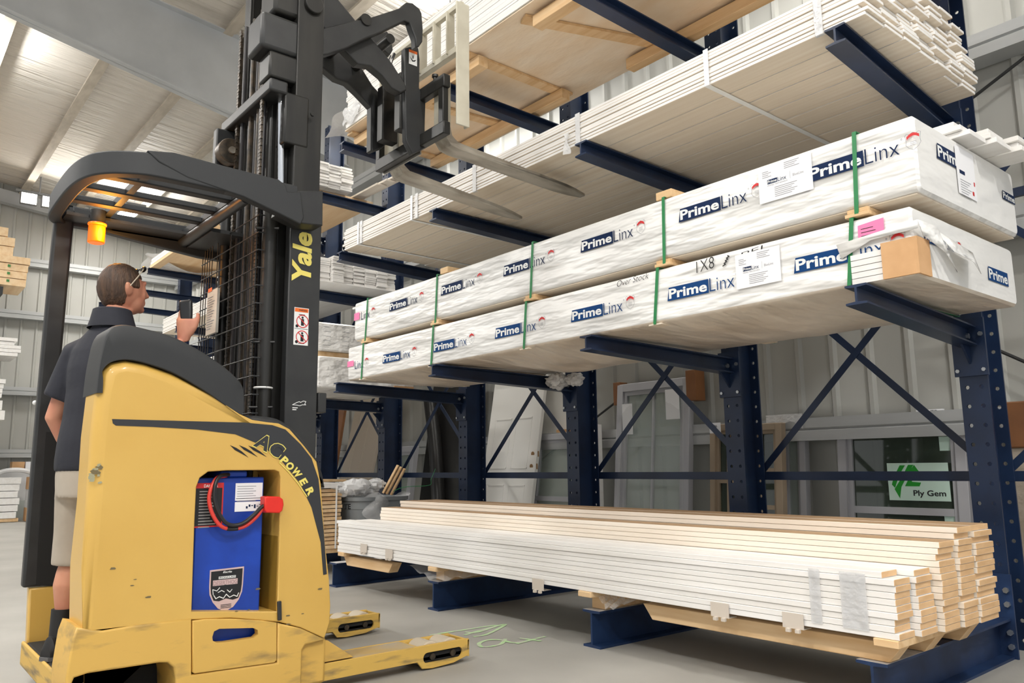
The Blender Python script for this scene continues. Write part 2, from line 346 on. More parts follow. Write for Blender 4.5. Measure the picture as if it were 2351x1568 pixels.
# girts on both walls
def girt_sec(d, z, s):   # (offset from wall, z)
    return [(0, z-.09), (s*d, z-.09), (s*d, z-.02), (s*(d-.02), z-.005), (s*d, z+.01), (s*d, z+.09), (0, z+.09)]
for z in (1.41, 2.78, 4.5, 5.72):
    trim(MB().prism([(EX+.03+a, b) for a, b in [(0, z-.09), (.2, z-.09), (.2, z-.012), (.185, z), (.2, z+.012), (.2, z+.09), (0, z+.09)]], 'Y', -13.5, WY-.05), GIRT, smooth=False)
for z in (1.27, 2.62, 3.92, 5.6):
    trim(MB().prism([(WY-.03-a, b) for a, b in [(0, z-.09), (.2, z-.09), (.2, z-.012), (.185, z), (.2, z+.012), (.2, z+.09), (0, z+.09)]], 'X', EX+.1, 8.9), GIRT, smooth=False)
# thin rod bracing on the back wall
def rods(a, b, r=.012): trim(MB().cyl(a, b, r, 8), BLK)
p = at(1205, 1086, 'Y', 2.7); q = at(1440, 903, 'Y', 2.7); d = (q-p); rods(p-d*.6, p+d*1.1)
p = at(2230, 227, 'Y', 2.7); q = at(2351, 133, 'Y', 2.7); d = (q-p); rods(p-d*1.5, p+d*4)
p = at(2296, 806, 'Y', 2.7); q = at(2351, 830, 'Y', 2.7); d = (q-p); rods(p-d*.5, p+d*8)

# lamps over the aisles, plus two added behind the rack: housing + lens carry the area light
for i, (x, y, zz, e) in enumerate(LAMPS):
    zz = min(zz, roof_z(y)-.32)
    t = thing('high_bay_lamp', 'flat rectangular high bay lamp hanging under the roof, number %d of the aisle and added lamps' % (i+1), 'lamp', (x, y, zz), 'high bay lamps')
    t['label'] = 'flat high bay lamp under the roof, over the aisle or added behind the rack'
    MB().box(x-.45, x+.45, y-.2, y+.2, zz, zz+.06).build('housing', LAMPH, t, bevel=.01)
    MB().box(x-.42, x+.42, y-.17, y+.17, zz-.012, zz-.001).build('lens', LAMP, t)
    MB().cyl((x-.3, y, zz+.06), (x-.3, y, roof_z(y)), .006, 6).cyl((x+.3, y, zz+.06), (x+.3, y, roof_z(y)), .006, 6).build('hanger', BLK, t)
    a = area('lamp_light', (x, y, zz-.03), e, (.84, .34)); attach(a, t)
    a = area('lamp_uplight', (x, y, zz+.075), e*.8, (.84, .34), (math.pi, 0, 0)); attach(a, t)
# twin floodlight near the end wall
t = thing('floodlight', 'bright twin floodlight hanging under the roof near the far end wall', 'lamp', (-12.6, -.62, 6.9))
for yy in (-.95, -.55):
    c = Vector((-12.9, yy+.1, 6.86))
    h = MB().box(c.x-.05, c.x+.05, c.y-.16, c.y+.16, c.z-.13, c.z+.13).build('lamp_head', LAMPH, t, bevel=.01)
    MB().box(c.x+.05, c.x+.056, c.y-.14, c.y+.14, c.z-.11, c.z+.11).build('lens', LAMP, h)
MB().box(-12.96, -12.9, -1.1, -.2, 7.0, 7.05).cyl((-12.93, -.65, 7.04), (-12.93, -.65, 7.42), .015, 8).build('bracket', LAMPH, t)

# ================================================================== the cantilever rack
TIP = {0: 0.0, 1: 1.533, 2: 3.153, 3: 4.80}; UPX = {0: -.03, 1: 1.55, 2: 3.16, 3: 4.715}
for k in range(-6, 5):
    TIP.setdefault(k, k*1.6); UPX.setdefault(k, k*1.6-.03)
TIER = {2: 1.762, 3: 2.968, 4: 4.03}; TIERL = {2: 1.762, 3: 2.975, 4: 4.12}
rack = thing('cantilever_rack', 'long dark blue cantilever storage rack with arms and base beams along the back wall', 'rack', (2.4, 1.5, 0))
def holed_flange(mb, y, t=.012, w=.144, pitch=.104, n=55, r=.0115):
    """upright flange with two columns of punched holes"""
    for yy, s in ((y, 1), (y+t, -1)):
        for cx in (-.036, .036):
            for i in range(n):
                z = .05+pitch*i; O = [(cx+.036*a, z+pitch/2*b) for a, b in ((1, 0), (1, 1), (0, 1), (-1, 1), (-1, 0), (-1, -1), (0, -1), (1, -1))]
                I = [(cx+r*math.cos(math.pi*k/4), z+r*math.sin(math.pi*k/4)) for k in range(8)]
                mb.add([(p[0], yy, p[1]) for p in O+I], [(k, (k+1) % 8, 8+(k+1) % 8, 8+k) for k in range(8)])
                if s == 1: mb.add([(p[0], q, p[1]) for q in (y, y+t) for p in I], [(k, (k+1) % 8, 8+(k+1) % 8, 8+k) for k in range(8)])
    z0, z1 = .05-pitch/2, .05+pitch*(n-.5)
    mb.add([(x, q, z) for x in (-.072, .072) for z in (z0, z1) for q in (y, y+t)], [(0, 1, 3, 2), (4, 5, 7, 6), (2, 3, 7, 6), (0, 1, 5, 4)])
mb = MB(); holed_flange(mb, -.006); holed_flange(mb, .216); mb.box(-.006, .006, .006, .216, 0, 5.75)
fl = mb.mesh('upright', RB)
for k in range(-6, 5):
    o = put('upright', fl, rack, smooth=False, loc=(UPX[k], 1.426, .0))
def arm(k, z):
    a = Vector((TIP[k], 0, z)); x1 = UPX[k]; L = 1.40; m = MB(); hw = .048; h0, h1 = .088, .108; t = .009
    def sec(y, h):   # I section ring at y
        x = a.x+(x1-a.x)*y/L; zz = z-.03*y/L*(1 if k >= 0 else .5); q = hw
        return [(x-q, y, zz), (x+q, y, zz), (x+q, y, zz-t), (x+.005, y, zz-t-.004), (x+.005, y, zz-h+t+.004), (x+q, y, zz-h+t), (x+q, y, zz-h), (x-q, y, zz-h), (x-q, y, zz-h+t), (x-.005, y, zz-h+t+.004), (x-.005, y, zz-t-.004), (x-q, y, zz-t)]
    m.loft([sec(0, h0), sec(L, h1)])
    m.box(x1-.085, x1+.085, L-.004, L+.014, z-.30, z+.015)      # end plate against the upright
    m.prism([(L-.10, z-.03-h1+.004), (L, z-.03-h1+.004), (L, z-.24)], 'X', x1-.006, x1+.006)
    o = m.build('arm', RB, rack, smooth=False)
    for s in (-1, 1):
        for zz, r in ((.075, .013), (.27, .011)): MB().cyl((x1+s*.066, L-.014, z-zz), (x1+s*.066, L-.002, z-zz), r, 6).build('bolt', BOLT, o, smooth=False)
    MB().cyl((x1+.007, L-.035, z-.085), (x1+.02, L-.035, z-.085), .016, 6).build('bolt', BOLT, o, smooth=False)
for k in range(-6, 4):
    for tr in (2, 3, 4): arm(k, (TIER if k >= 0 else TIERL)[tr])
BX = {0: .02, 1: 1.56, 2: 3.14, 3: 4.74}
for k in range(-5, 5):
    x = BX.get(k, k*1.6); x1 = UPX[k]; m = MB()
    def sec(y):
        c = x+(x1-x)*y/1.42; q = .066
        return [(c-q, y, .2), (c+q, y, .2), (c+q, y, .188), (c+.006, y, .184), (c+.006, y, .016), (c+q, y, .012), (c+q, y, 0), (c-q, y, 0), (c-q, y, .012), (c-.006, y, .016), (c-.006, y, .184), (c-q, y, .188)]
    o = m.loft([sec(.0), sec(1.40)]).box(x1-.085, x1+.085, 1.398, 1.412, 0, .42).build('base_beam', RBT, rack, smooth=False)
    # scuffed bare top face at the front end
    xa = x
    MB().box(xa-.064, xa+.064, .002, .5, .2, .2008).build('scuffed_top', SCUF, o, smooth=False)
    for s in (-1, 1):
        for zz in (.06, .13, .27, .34): MB().cyl((x1+s*.06, 1.382, zz), (x1+s*.06, 1.398, zz), .015, 6).build('bolt', BOLT, o, smooth=False)
for k in range(-6, 4):
    xa, xb = UPX[k], UPX[k+1]
    for z in (.92, 2.5, 4.08): MB().box(xa+.01, xb-.01, 1.656, 1.668, z-.026, z+.026).box(xa+.01, xb-.01, 1.64, 1.668, z-.030, z-.026).build('horizontal_brace', RB, rack, smooth=False)
    for z in (.95, 2.53):
        MB().bar((xa+.04, 1.675, z), (xb-.04, 1.675, z+1.5), .01, .045, up=(0, 1, 0)).build('cross_brace', RB, rack, smooth=False) if 0 else None
        m = MB()
        for s, (p, q) in enumerate((((xa+.04, z), (xb-.04, z+1.5)), ((xb-.04, z), (xa+.04, z+1.5)))):
            d = Vector((q[0]-p[0], q[1]-p[1])).normalized(); n = Vector((-d.y, d.x))*.022; y0 = 1.67+s*.008
            pts = [(p[0]+n.x, p[1]+n.y), (p[0]-n.x, p[1]-n.y), (q[0]-n.x, q[1]-n.y), (q[0]+n.x, q[1]+n.y)]
            MB().prism(pts, 'Y', y0, y0+.006).build('cross_brace', RB, rack, smooth=False)

# ================================================================== wrapped packages
def wrap_mesh(x0, x1, y0, y1, z0, z1, bulge=None, nx=110, seed=0, amp=.004, r=.022):
    def sec(x, k):
        P = []
        def arc(cy, cz, a0):
            for i in range(4): t = math.radians(a0+90*i/3); P.append((cy+r*math.cos(t), cz+r*math.sin(t)))
        nf, nt = 8, 16
        for i in range(1, nt): P.append((y0+r+(y1-y0-2*r)*i/nt, z0))
        arc(y1-r, z0+r, -90)
        for i in range(1, nf): P.append((y1, z0+r+(z1-z0-2*r)*i/nf))
        arc(y1-r, z1-r, 0)
        for i in range(1, nt): P.append((y1-r-(y1-y0-2*r)*i/nt, z1))
        arc(y0+r, z1-r, 90)
        for i in range(1, nf): P.append((y0, z1-r-(z1-z0-2*r)*i/nf))
        arc(y0+r, z0+r, 180)
        out = []
        for (y, z) in P:
            a = amp*(1 if k == 0 else .3); n = mnoise.noise(Vector((x*2.2+seed, y*7, z*11)))*a
            n2 = mnoise.noise(Vector((x*6.5+seed*3+z*5, y*9, z*3+7)))*a*.8
            yy, zz = y, z
            if z > z1-.03: zz += n*.7
            if z < z0+.005 and bulge: zz -= bulge(x, (y-y0)/(y1-y0))
            yy += (n+n2)*(.55 if y < y0+.03 else .5)
            out.append((x, yy, zz))
        return out
    rings = []
    xs = [x0+(x1-x0)*i/nx for i in range(nx+1)]
    def shrink(ring, f):
        cy, cz = (y0+y1)/2, (z0+z1)/2; return [(p[0], p[1]-math.copysign(f, p[1]-cy), p[2]-math.copysign(f, p[2]-cz)) for p in ring]
    for i, x in enumerate(xs):
        R = sec(x, 0)
        if i in (0, nx): R = shrink(R, .012)
        rings.append(R)
    rings[0] = [(x0, p[1], p[2]) for p in rings[0]]
    rings.insert(1, [(x0+.012, p[1], p[2]) for p in sec(x0+.012, 0)]); rings.insert(-1, [(x1-.012, p[1], p[2]) for p in sec(x1-.012, 0)])
    return MB().loft(rings)
SHIELD = [(0, .9), (.12, .98), (.3, .9), (.5, 1.0), (.7, .9), (.88, .98), (1, .9), (.93, .55), (.97, .35), (.8, .15), (.5, 0), (.2, .15), (.03, .35), (.07, .55)]
def shield(d, x, z, w, h):
    P = [(x+a*w, z+b*h) for a, b in SHIELD]; d.line(P+[P[0]], .0018, GTXT, 1)
    band = [(x+w*(.1+.8*i/6), z+h*(.5+.30*math.sin(math.pi*(.15+.7*i/6)))) for i in range(7)]
    d.poly(band+[(p[0], p[1]+h*.17) for p in band[::-1]], DECR, 2)
    for i in range(3): d.rect(x+w*.3, x+w*.7, z+h*(.46-.09*i), z+h*(.485-.09*i), GTXT, 1)
    return d
def logo(d, x, z, col, s=1.0, parts='box prime linx shield', crop=0):
    bw, h = .272*s, .073*s
    if 'box' in parts:
        d.poly([(x, z), (x+bw, z), (x+bw, z+h), (x+.012*s, z+h)], col, 1)
        d.text('Prime', x+.012*s, z+.010*s, bw-.022*s, .054*s, DEC, 2, bold=.028)
    if 'linx' in parts: d.text('Linx', x+bw+.006*s, z+.004*s, .150*s, .070*s, col, 1, bold=-.012)
    if 'shield' in parts:
        d.text('o', x+.437*s, z+.062*s, .007*s, .008*s, col, 1)
        shield(d, x+.455*s, z+.005*s, .066*s, .078*s)
    return d
def strap(parent, x, y0, y1, z0, z1, m=GRN, w=.019, dx=0):
    t = .0025; mb = MB(); o = .007
    mb.bar((x, y0-o, z0-.004), (x+dx, y0-o, z1+.004), t, w, up=(1, 0, 0)); mb.bar((x+dx, y0-o, z1+.006), (x+dx, y1+o, z1+.006), w, t); mb.bar((x, y0-o, z0-.006), (x, y1+o, z0-.006), w, t)
    return mb.build('strap', m, parent, smooth=False)
def sheet(d, x, z, w, h):   # paper product sheet
    d.rect(x, x+w, z, z+h, PAPER, 3)
    d.rect(x+w*.17, x+w*.36, z+h*.48, z+h*.60, NAVY, 4); d.text('Prime', x+w*.18, z+h*.50, w*.17, h*.08, DEC, 5, bold=.02); d.text('Linx', x+w*.37, z+h*.485, w*.16, h*.11, NAVY, 4)
    d.rect(x+w*.60, x+w*.604, z+h*.46, z+h*.66, GTXT, 4); d.text('BlueLinx', x+w*.65, z+h*.50, w*.2, h*.07, GTXT, 4)
    d.text('PRIMED TRIM BOARDS', x+w*.17, z+h*.42, w*.38, h*.035, GTXT, 4)
    for i in range(4): d.rect(x+w*.08, x+w*(.2+.05*(i % 2)), z+h*(.83-.05*i), z+h*(.845-.05*i), GTXT, 4)
    for i in range(4): d.rect(x+w*.5, x+w*(.78-.04*(i % 3)), z+h*(.92-.05*i), z+h*(.935-.05*i), GTXT, 4)
    for i in range(6): d.rect(x+w*.3, x+w*(.72-.05*(i % 3)), z+h*(.34-.05*i), z+h*(.355-.05*i), GTXT, 4)
    shield(d, x+w*.78, z+h*.18, w*.13, h*.2); return d
PY = .07
def flat_front(p): return p
# lower package, straight on the second-tier arms
Z0, Z1, X0, X1 = 1.772, 2.072, .08, 5.03
def bulge(x, v):
    b = 0
    for c, w_, a in ((2.40, .62, .085), (.78, .62, .055), (3.95, .62, .06)):
        t = max(0, 1-((x-c)/w_)**2); b += a*t*math.sin(math.pi*min(1, max(0, v)))*(1+.4*mnoise.noise(Vector((x*5, v*4, 1))))
    return max(0, b)
lp = thing('board_package', 'white wrapped board package directly on the second tier arms, torn at its right end', 'wrapped lumber package', (2.5, .6, Z0), 'printed white packages')
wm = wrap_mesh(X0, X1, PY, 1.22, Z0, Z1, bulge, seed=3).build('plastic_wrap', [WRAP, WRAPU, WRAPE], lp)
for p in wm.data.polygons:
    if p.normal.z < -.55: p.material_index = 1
    if p.normal.x > .8: p.material_index = 2
for i in range(-1, 6): logo(Decal(), .698+.7565*i, 1.862+.004*max(i, 0), NAVY2, parts='linx shield' if i < 0 else 'box prime linx shield').build('printed_logo', lp, (0, PY-.0045, 0))
d = Decal(); p = XZ([(800, 820), (833, 850)], PY); d.rect(.085, .20, 1.895, 1.945, PINK, 3); p = XZ([(2022, 585), (2078, 530)], PY)
d.poly([(4.80, 1.965), (4.915, 1.972), (4.918, 2.045), (4.802, 2.035)], PINK, 3); [d.rect(4.815, 4.89-.01*i, 1.982+.016*i, 1.985+.016*i, INK, 4) for i in range(3)]
d.build('pink_tag', lp, (0, PY-.0045, 0))
d = Decal(); sheet(d, 4.165, 1.862, .25, .175); d.build('paper_label', lp, (0, PY-.005, 0))
d = Decal(); d.text('1X8', 3.925, 1.995, .115, .062, INK, 2, bold=-.012, shear=.1, rot=.06); d.text('PFJ', 4.20, 2.008, .13, .036, INK, 2, bold=-.012, shear=.1, rot=.10)
zg = [(4.09+.012*(i % 2)+.004*i, 2.0+.006*i) for i in range(9)]; d.line(zg, .006, INK, 2)
d.text('Over Stock', 3.36, 2.025, .24, .035, INK, 2, bold=-.012, shear=.3, rot=.03); d.build('handwriting', lp, (0, PY-.0045, 0))
for a, dx in ((4.742, .035), (3.629, .035), (2.517, .03), (1.425, .03), (.342, .025)):
    strap(lp, a, PY, 1.22, Z0, Z1, dx=dx)
    MB().box(a-.045, a+.045, PY-.004, 1.2, Z0-.010, Z0-.003).build('wood_slat', PRIM, lp) if a < 4.7 else None
d = Decal()
ex = X1+.002
u = YZ([(2142, 553), (2180, 572)], ex); logo(d, .17, 1.93, NAVY2, .75); d.build('printed_logo', lp, (ex, 0, 0), '+X'); logo(Decal(), .85, 1.86, NAVY2, .95, 'box').build('printed_logo', lp, (ex, 0, 0), '+X')
# torn corner: cardboard edge protector, exposed boards, hanging flaps of wrap
MB().box(4.90, X1+.0119, PY-.02, PY-.009, Z0, 1.93).box(X1+.012, X1+.022, PY-.02, .17, Z0, 1.93).build('corner_protector', CARD, lp, smooth=False)
m = MB()
for i in range(5): m.box(4.76, 4.899, PY-.012, PY-.009, Z0+.002+i*.027, Z0+.026+i*.027)
m.build('exposed_board', WHB, lp, smooth=False)
m = MB(); fx = X1+.028
m.add([(fx, PY-.01, 2.0), (fx+.02, .20, 1.99), (fx+.045, .30, 1.80), (fx+.03, .24, 1.88), (fx, .10, 1.94)], [(0, 1, 4), (1, 3, 4), (1, 2, 3)])
m.add([(fx, .2, 1.99), (fx, .62, 1.95), (fx+.05, .55, 1.83), (fx+.07, .42, 1.86), (fx+.03, .33, 1.90)], [(0, 1, 4), (1, 3, 4), (1, 2, 3)])
m.add([(4.72, PY-.014, 1.90), (4.86, PY-.02, 1.955), (X1+.03, PY-.022, 1.96), (fx, PY-.01, 2.0), (4.70, PY-.014, 1.97)], [(0, 1, 4), (1, 2, 3), (1, 3, 4)])
o = m.build('torn_wrap_flap', WRAP, lp); s = o.modifiers.new('s', 'SOLIDIFY'); s.thickness = .002
# gathered plastic hanging under the arm
m = MB()
for q, (cx, cy, s) in enumerate(((1.66, 1.16, .10), (1.80, 1.22, .08), (1.73, 1.08, .07), (1.58, 1.2, .06))):
    def blob(u, v, q=q, cx=cx, cy=cy, s=s):
        th_, ph = math.pi*v, 2*math.pi*u; dd = Vector((math.sin(th_)*math.cos(ph), math.sin(th_)*math.sin(ph), math.cos(th_))); k = 1+.55*mnoise.noise(dd*2.4+Vector((q*5, 1, 0)))
        return Vector((cx, cy, Z0-.075))+Vector((dd.x*s*k, dd.y*s*.8*k, dd.z*s*.62*k))
    m.grid(blob, 22, 14)
m.build('bunched_film', FILMC, lp)
# upper package
Z0, Z1, X0, X1 = 2.125, 2.462, .19, 5.075
up = thing('board_package', 'white wrapped trim board package stacked on top of the torn package', 'wrapped lumber package', (2.6, .6, Z0), 'printed white packages')
wm = wrap_mesh(X0, X1, PY, 1.20, Z0, Z1, None, seed=11).build('plastic_wrap', [WRAP, WRAPE], up)
for p in wm.data.polygons:
    if p.normal.x > .8: p.material_index = 1
MB().box(X0+.01, X1-.02, PY+.02, 1.19, Z0-.007, Z0-.0005).build('bottom_board', PRIM, up)
for i in range(-1, 6): logo(Decal(), .796+.757*i, 2.288+.002*max(i, 0), NAVY, parts='linx shield' if i < 0 else 'box prime linx shield').build('printed_logo', up, (0, PY-.0045, 0))
d = Decal(); d.rect(.195, .29, 2.30, 2.365, PINK, 3); d.build('pink_tag', up, (0, PY-.005, 0))
d = Decal(); sheet(d, 4.325, 2.262, .285, .185); d.build('paper_label', up, (0, PY-.005, 0))
for a, dx in ((4.802, .018), (3.713, .012), (2.592, .03), (1.48, .025), (.395, .035)):
    strap(up, a, PY, 1.20, Z0-.03, Z1, dx=dx)
for a in (4.802, 3.70, 2.58, 1.47, .38):
    MB().box(a-.055, a+.055, PY-.008, 1.15, 2.072+.008, 2.097).box(a-.045, a+.05, PY-.004, 1.15, 2.0975, 2.116).build('wood_spacer', PINE, up, bevel=.002)
d = Decal(); ex = X1+.002
logo(Decal(), .27, 2.315, NAVY, 1.0, 'box').build('printed_logo', up, (ex, 0, 0), '+X'); logo(Decal(), 1.02, 2.29, NAVY, .62, 'box').build('printed_logo', up, (ex, 0, 0), '+X'); d.rect(.47, .68, 2.20, 2.43, PAPER, 3); d.rect(.50, .56, 2.30, 2.318, NAVY, 4)
for i in range(7): d.rect(.50, .62-.02*(i % 3), 2.29-.012*i-.02, 2.293-.012*i-.02, GTXT, 4)
d.rect(.655, .668, 2.27, 2.29, DECR, 4); d.rect(.63, .65, 2.22, 2.24, DECR, 4)
d.build('paper_label', up, (ex, 0, 0), '+X')
# wood blocks and loose boards lying on the upper package
for x, w_ in ((3.66, .11), (1.52, .10)):
    tag(MB().box(x, x+w_, PY+.01, PY+.30, 2.4665, 2.512).build('wood_block', PINE, bevel=.003), ('pine block on top of the printed package near its middle' if x > 3 else 'pine block on top of the printed package near its left end'), 'wood block', 'pine blocks on the printed package')
bx = [(4.59, .50, .0), (4.63, .70, .0), (4.67, .90, .0), (4.56, .48, .02), (4.61, .69, .02), (4.65, .92, .02), (4.53, .49, .04), (4.60, .70, .04), (4.66, .90, .04)]
for i, (x, y, dz) in enumerate(bx):
    q = (('bottom', 'middle', 'topmost')[round(dz/.02)], ('nearest the aisle', 'in the middle', 'nearest the wall')[i % 3])
    tag(MB().box(x-1.2, x+.55, y, y+.185, 2.469+dz*1.3, 2.4935+dz*1.3).build('loose_trim_board', WHB, bevel=.002),
        'loose white trim board at the right end of the printed packages, %s layer, %s' % q, 'board', 'loose boards on the printed packages')
tag(MB().box(-.1, .9, .2, .36, 2.4665, 2.485).build('loose_trim_board', WHB, bevel=.002), 'single white board sticking out past the left end of the printed packages', 'board')

# ================================================================== third tier: strapped bundle of primed boards
def bundle(t, x0, x1, y0, y1, z0, layers, cols, th, m_side, m_under, jit=.03, name='board', seed=1, gap=.002, skip=()):
    rr = random.Random(seed); wd = (y1-y0)/cols; proto = {}
    for j in range(layers):
        for c in range(cols):
            if (j, c) in skip: continue
            dx = rr.uniform(-jit, jit); dy = rr.uniform(-.004, .004) if c == 0 else 0
            key = (j == 0, c)
            if j == 0 or key not in proto:
                mb = MB().box(x0, x1, 0, wd-gap, 0, th-.0018); me = mb.mesh(name, [m_side, m_under])
                for p in me.polygons:
                    if p.normal.z < -.5: p.material_index = 1
                o = put(name, me, t, .0022, False, 1); proto[key] = me
            else: o = put(name, proto[key], t, .0022, False, 1)
            o.location = (dx, y0+c*wd+dy, z0+j*th)
            o['side'] = 0; del o['side']
def tape_strap(t, x, y0, y1, z0, z1, m, w=.03, name='strap'):
    o = .004; MB().box(x-w/2, x+w/2, y0-o-.002, y0-o, z0-o, z1+o).box(x-w/2, x+w/2, y0-o, y1, z0-o-.002, z0-o).build(name, m, t, smooth=False)
z3 = TIER[3]+.003
b3 = thing('board_bundle', 'large bundle of white primed boards with taped bands on the third tier behind the forks', 'lumber bundle', (2.5, .6, z3))
bundle(b3, .05, 4.93, .02, 1.27, z3, 10, 7, .0195, WHB, PRIM, .022, seed=5, gap=.009)
for x in (.33, 4.09, 1.21): tape_strap(b3, x, .016, 1.27, z3, z3+.195, TAPE)
for x in (1.28, .38, 2.05, 3.12, 4.72): tape_strap(b3, x, .018, .03, z3, z3+.195, FILMC, .04, 'clear_tape')
m = MB().grid(lambda u, v: (3.00+.05*u+.006*math.sin(v*9), .004+.012*math.sin(3*u+v*5), z3+.10-.14*v), 4, 10); m.build('loose_tape_end', FILMC, b3)
b3b = thing('board_bundle', 'smaller stack of tan boards on the rear of the third tier bundle, right end', 'lumber bundle', (4, .9, z3+.2))
bundle(b3b, 2.4, 4.86, .52, 1.28, z3+.1985, 12, 5, .0195, WHB, PRIM, .05, seed=8)
bundle(b3b, 2.4, 4.80, .70, 1.28, z3+.1985+12*.0195, 6, 4, .0195, CRB, MDF_SHADE, .06, seed=9)

# ================================================================== top tier loads
z4 = TIER[4]+.003
b4 = thing('board_bundle', 'tall bundle of white boards on pine skids on the top tier, above the lift forks', 'lumber bundle', (2.2, .6, z4))
sk = []
for x0, x1, yc in ((-.02, 1.95, .18), (-.02, 1.95, 1.05), (2.6, 5.2, .16), (2.6, 5.2, 1.12)):
    MB().box(x0, x1, yc-.045, yc+.045, z4, z4+.085).build('skid', PINE, b4, bevel=.004)
for x, a in ((.02, 0), (1.86, 0), (2.7, .35), (3.75, -.2), (1.0, .1), (4.4, 0)):
    c, s = math.cos(a), math.sin(a); MB().bar((x-.55*s, .62-.55*c, z4+.098), (x+.55*s, .62+.55*c, z4+.098), .10, .022).build('cross_slat', PINE, b4, bevel=.002)
MB().box(.0, 5.6, .03, 1.27, z4+.111, z4+.122).build('bottom_sheet', PLYF, b4)
zb = z4+.124
for j in range(22):
    for c in range(3):
        dx = R_.uniform(-.02, .02); MB().box(.05+dx, 5.6+dx, .02+c*.42+R_.uniform(-.003, .003), .435+c*.42, zb+j*.0205, zb+j*.0205+.0188).build('board', WHB, b4, smooth=False)
o = MB().grid(lambda u, v: (-.36+.40*u+.03*math.sin(7*v), .0+.7*v+.02*math.sin(9*u), z4+.16+.16*u+.06*math.sin(5*v+3*u)), 12, 14).build('loose_plastic_film', FILMC, b4)
o = MB().grid(lambda u, v: (.02+.3*u, .0-.01*math.sin(8*v), zb+.02+.14*v+.03*math.sin(9*u)), 8, 6).build('loose_plastic_film', FILMC, b4)

# ================================================================== bays further along the rack (left of the printed packages)
z2 = TIER[2]+.003
for i, (za, zb_, nm) in enumerate(((z2, z2+.305, 'lower white wrapped package on the second tier, left of the printed packages'), (z2+.365, z2+.64, 'upper white package with rows of small print, left of the printed packages'))):
    t = thing('board_package', nm, 'wrapped lumber package', (-2.6, .6, za), 'white packages in the next bay')
    wrap_mesh(-5.0, -.5-.03*i, .06, 1.14-.12*i, za, zb_, None, 60, 21+i).build('plastic_wrap', WRAP, t)
    if i == 0:
        d = Decal(); d.text('PrimeLinx', .45, za+.15, .2, .03, NAVY, 1); [d.rect(.44, .7-.03*(k % 3), za+.12-.014*k, za+.124-.014*k, GTXT, 1) for k in range(4)]; d.build('printed_logo', t, (-.498, 0, 0), '+X')
        MB().box(-.56, -.49, .9, 1.13, za+.001, za+.06).build('corner_block', CARD, t)
    else:
        d = Decal()
        for k in range(5):
            for q in range(5): d.rect(.12+.2*k, .2+.2*k, za+.05+.045*q+.01*(k % 2), za+.053+.045*q+.01*(k % 2), GTXT, 1)
        d.build('printed_text', t, (-.528, 0, 0), '+X')
        MB().box(-4.9, -.6, .1, 1.0, za-.055, za-.002).build('dunnage', PINE, t)
# board ends pile on the third tier
t = thing('board_bundle', 'ragged pile of white board ends on the third tier just right of the mast', 'lumber bundle', (-2, .6, z3))
rr = random.Random(4); proto = {}
z3l, z4l = TIERL[3]+.003, TIERL[4]+.003
MB().box(-3.2, -1.18, .0, 1.36, z3l, z3l+.012).build('bottom_board', WHB, t)
for c in range(10):
    n = 14-(c*4)//9+rr.randint(-1, 1); dx0 = rr.uniform(-.05, .02)
    if c < 3: n += 5
    for j in range(n):
        if 'b' not in proto: proto['b'] = MB().box(-3.15, -1.2, 0, .128, 0, .0185).mesh('board', WHB)
        o = put('board', proto['b'], t, 0, False); o.location = (dx0+rr.uniform(-.02, .02), -.01+c*.136+rr.uniform(-.002, .002), z3l+.0135+j*.0205)
# top tier of the next bay
t = thing('board_bundle', 'bundle of white boards on a plywood sheet on the top tier beside the mast', 'lumber bundle', (-2.4, .6, z4l))
MB().box(-3.5, -1.7, .02, 1.3, z4l, z4l+.06).build('bottom_sheet', PLY, t, bevel=.003)
rr = random.Random(9)
for c in range(6):
    for j in range(13): 
        o = MB().box(-3.45, -1.55+rr.uniform(-.03, .03), .04+c*.15, .185+c*.15, z4l+.062+j*.022, z4l+.0825+j*.022).build('board', WHB, t, smooth=False)
for i in range(3):
    a = (-3.0, 1.08+.03*i, z4l+.074+.0245*i); b = (-1.15+.12*i, 1.10+.05*i, z4l+.074+.0245*i)
    tag(MB().bar(a, b, .13, .022).build('loose_board', CRB, bevel=.002), ('lowest', 'middle', 'topmost')[i]+' of the loose pale boards beside the top tier bundle behind the lift carriage', 'board', 'loose pale boards on the top tier')
# far bays
t = thing('plywood_bundle', 'pine plywood bundle with loose plastic on the far top tier, above the handheld scanner', 'lumber bundle', (-5, .6, z4l))
MB().box(-6.55, -3.7, .03, 1.3, z4l, z4l+.02).build('bottom_sheet', PLY, t)
for i in range(3): MB().box(-6.5+.04*i, -3.7, .05, 1.3, z4l+.021+.045*i, z4l+.062+.045*i).build('plywood_layer', WHB if i else PLY, t)
MB().grid(lambda u, v: (-6.75+.3*u+.06*math.sin(11*v), .0+.9*v-.03*math.sin(9*u), z4l+.03+.26*u+.05*math.sin(9*v+4*u)), 10, 14).build('loose_plastic_film', FILMC, t)
MB().grid(lambda u, v: (-6.35+.5*v, .15+.75*u, z4l-.004-.10*max(0, math.sin(math.pi*u))*v), 12, 6).build('loose_plastic_film', FILMC, t)
t = thing('board_bundle', 'far white board bundle on the third tier, seen just behind the handheld scanner', 'lumber bundle', (-4.5, .6, z3l))
bundle(t, -5.6, -3.35, .05, 1.2, z3l, 9, 4, .024, WHB, PRIM, .02, seed=12)
t = thing('board_bundle', 'far white board bundle on the second tier behind the truck hood', 'lumber bundle', (-6, .6, z2))
bundle(t, -8.4, -5.2, .05, 1.2, z2, 9, 3, .026, WHB, PRIM, .02, seed=14)

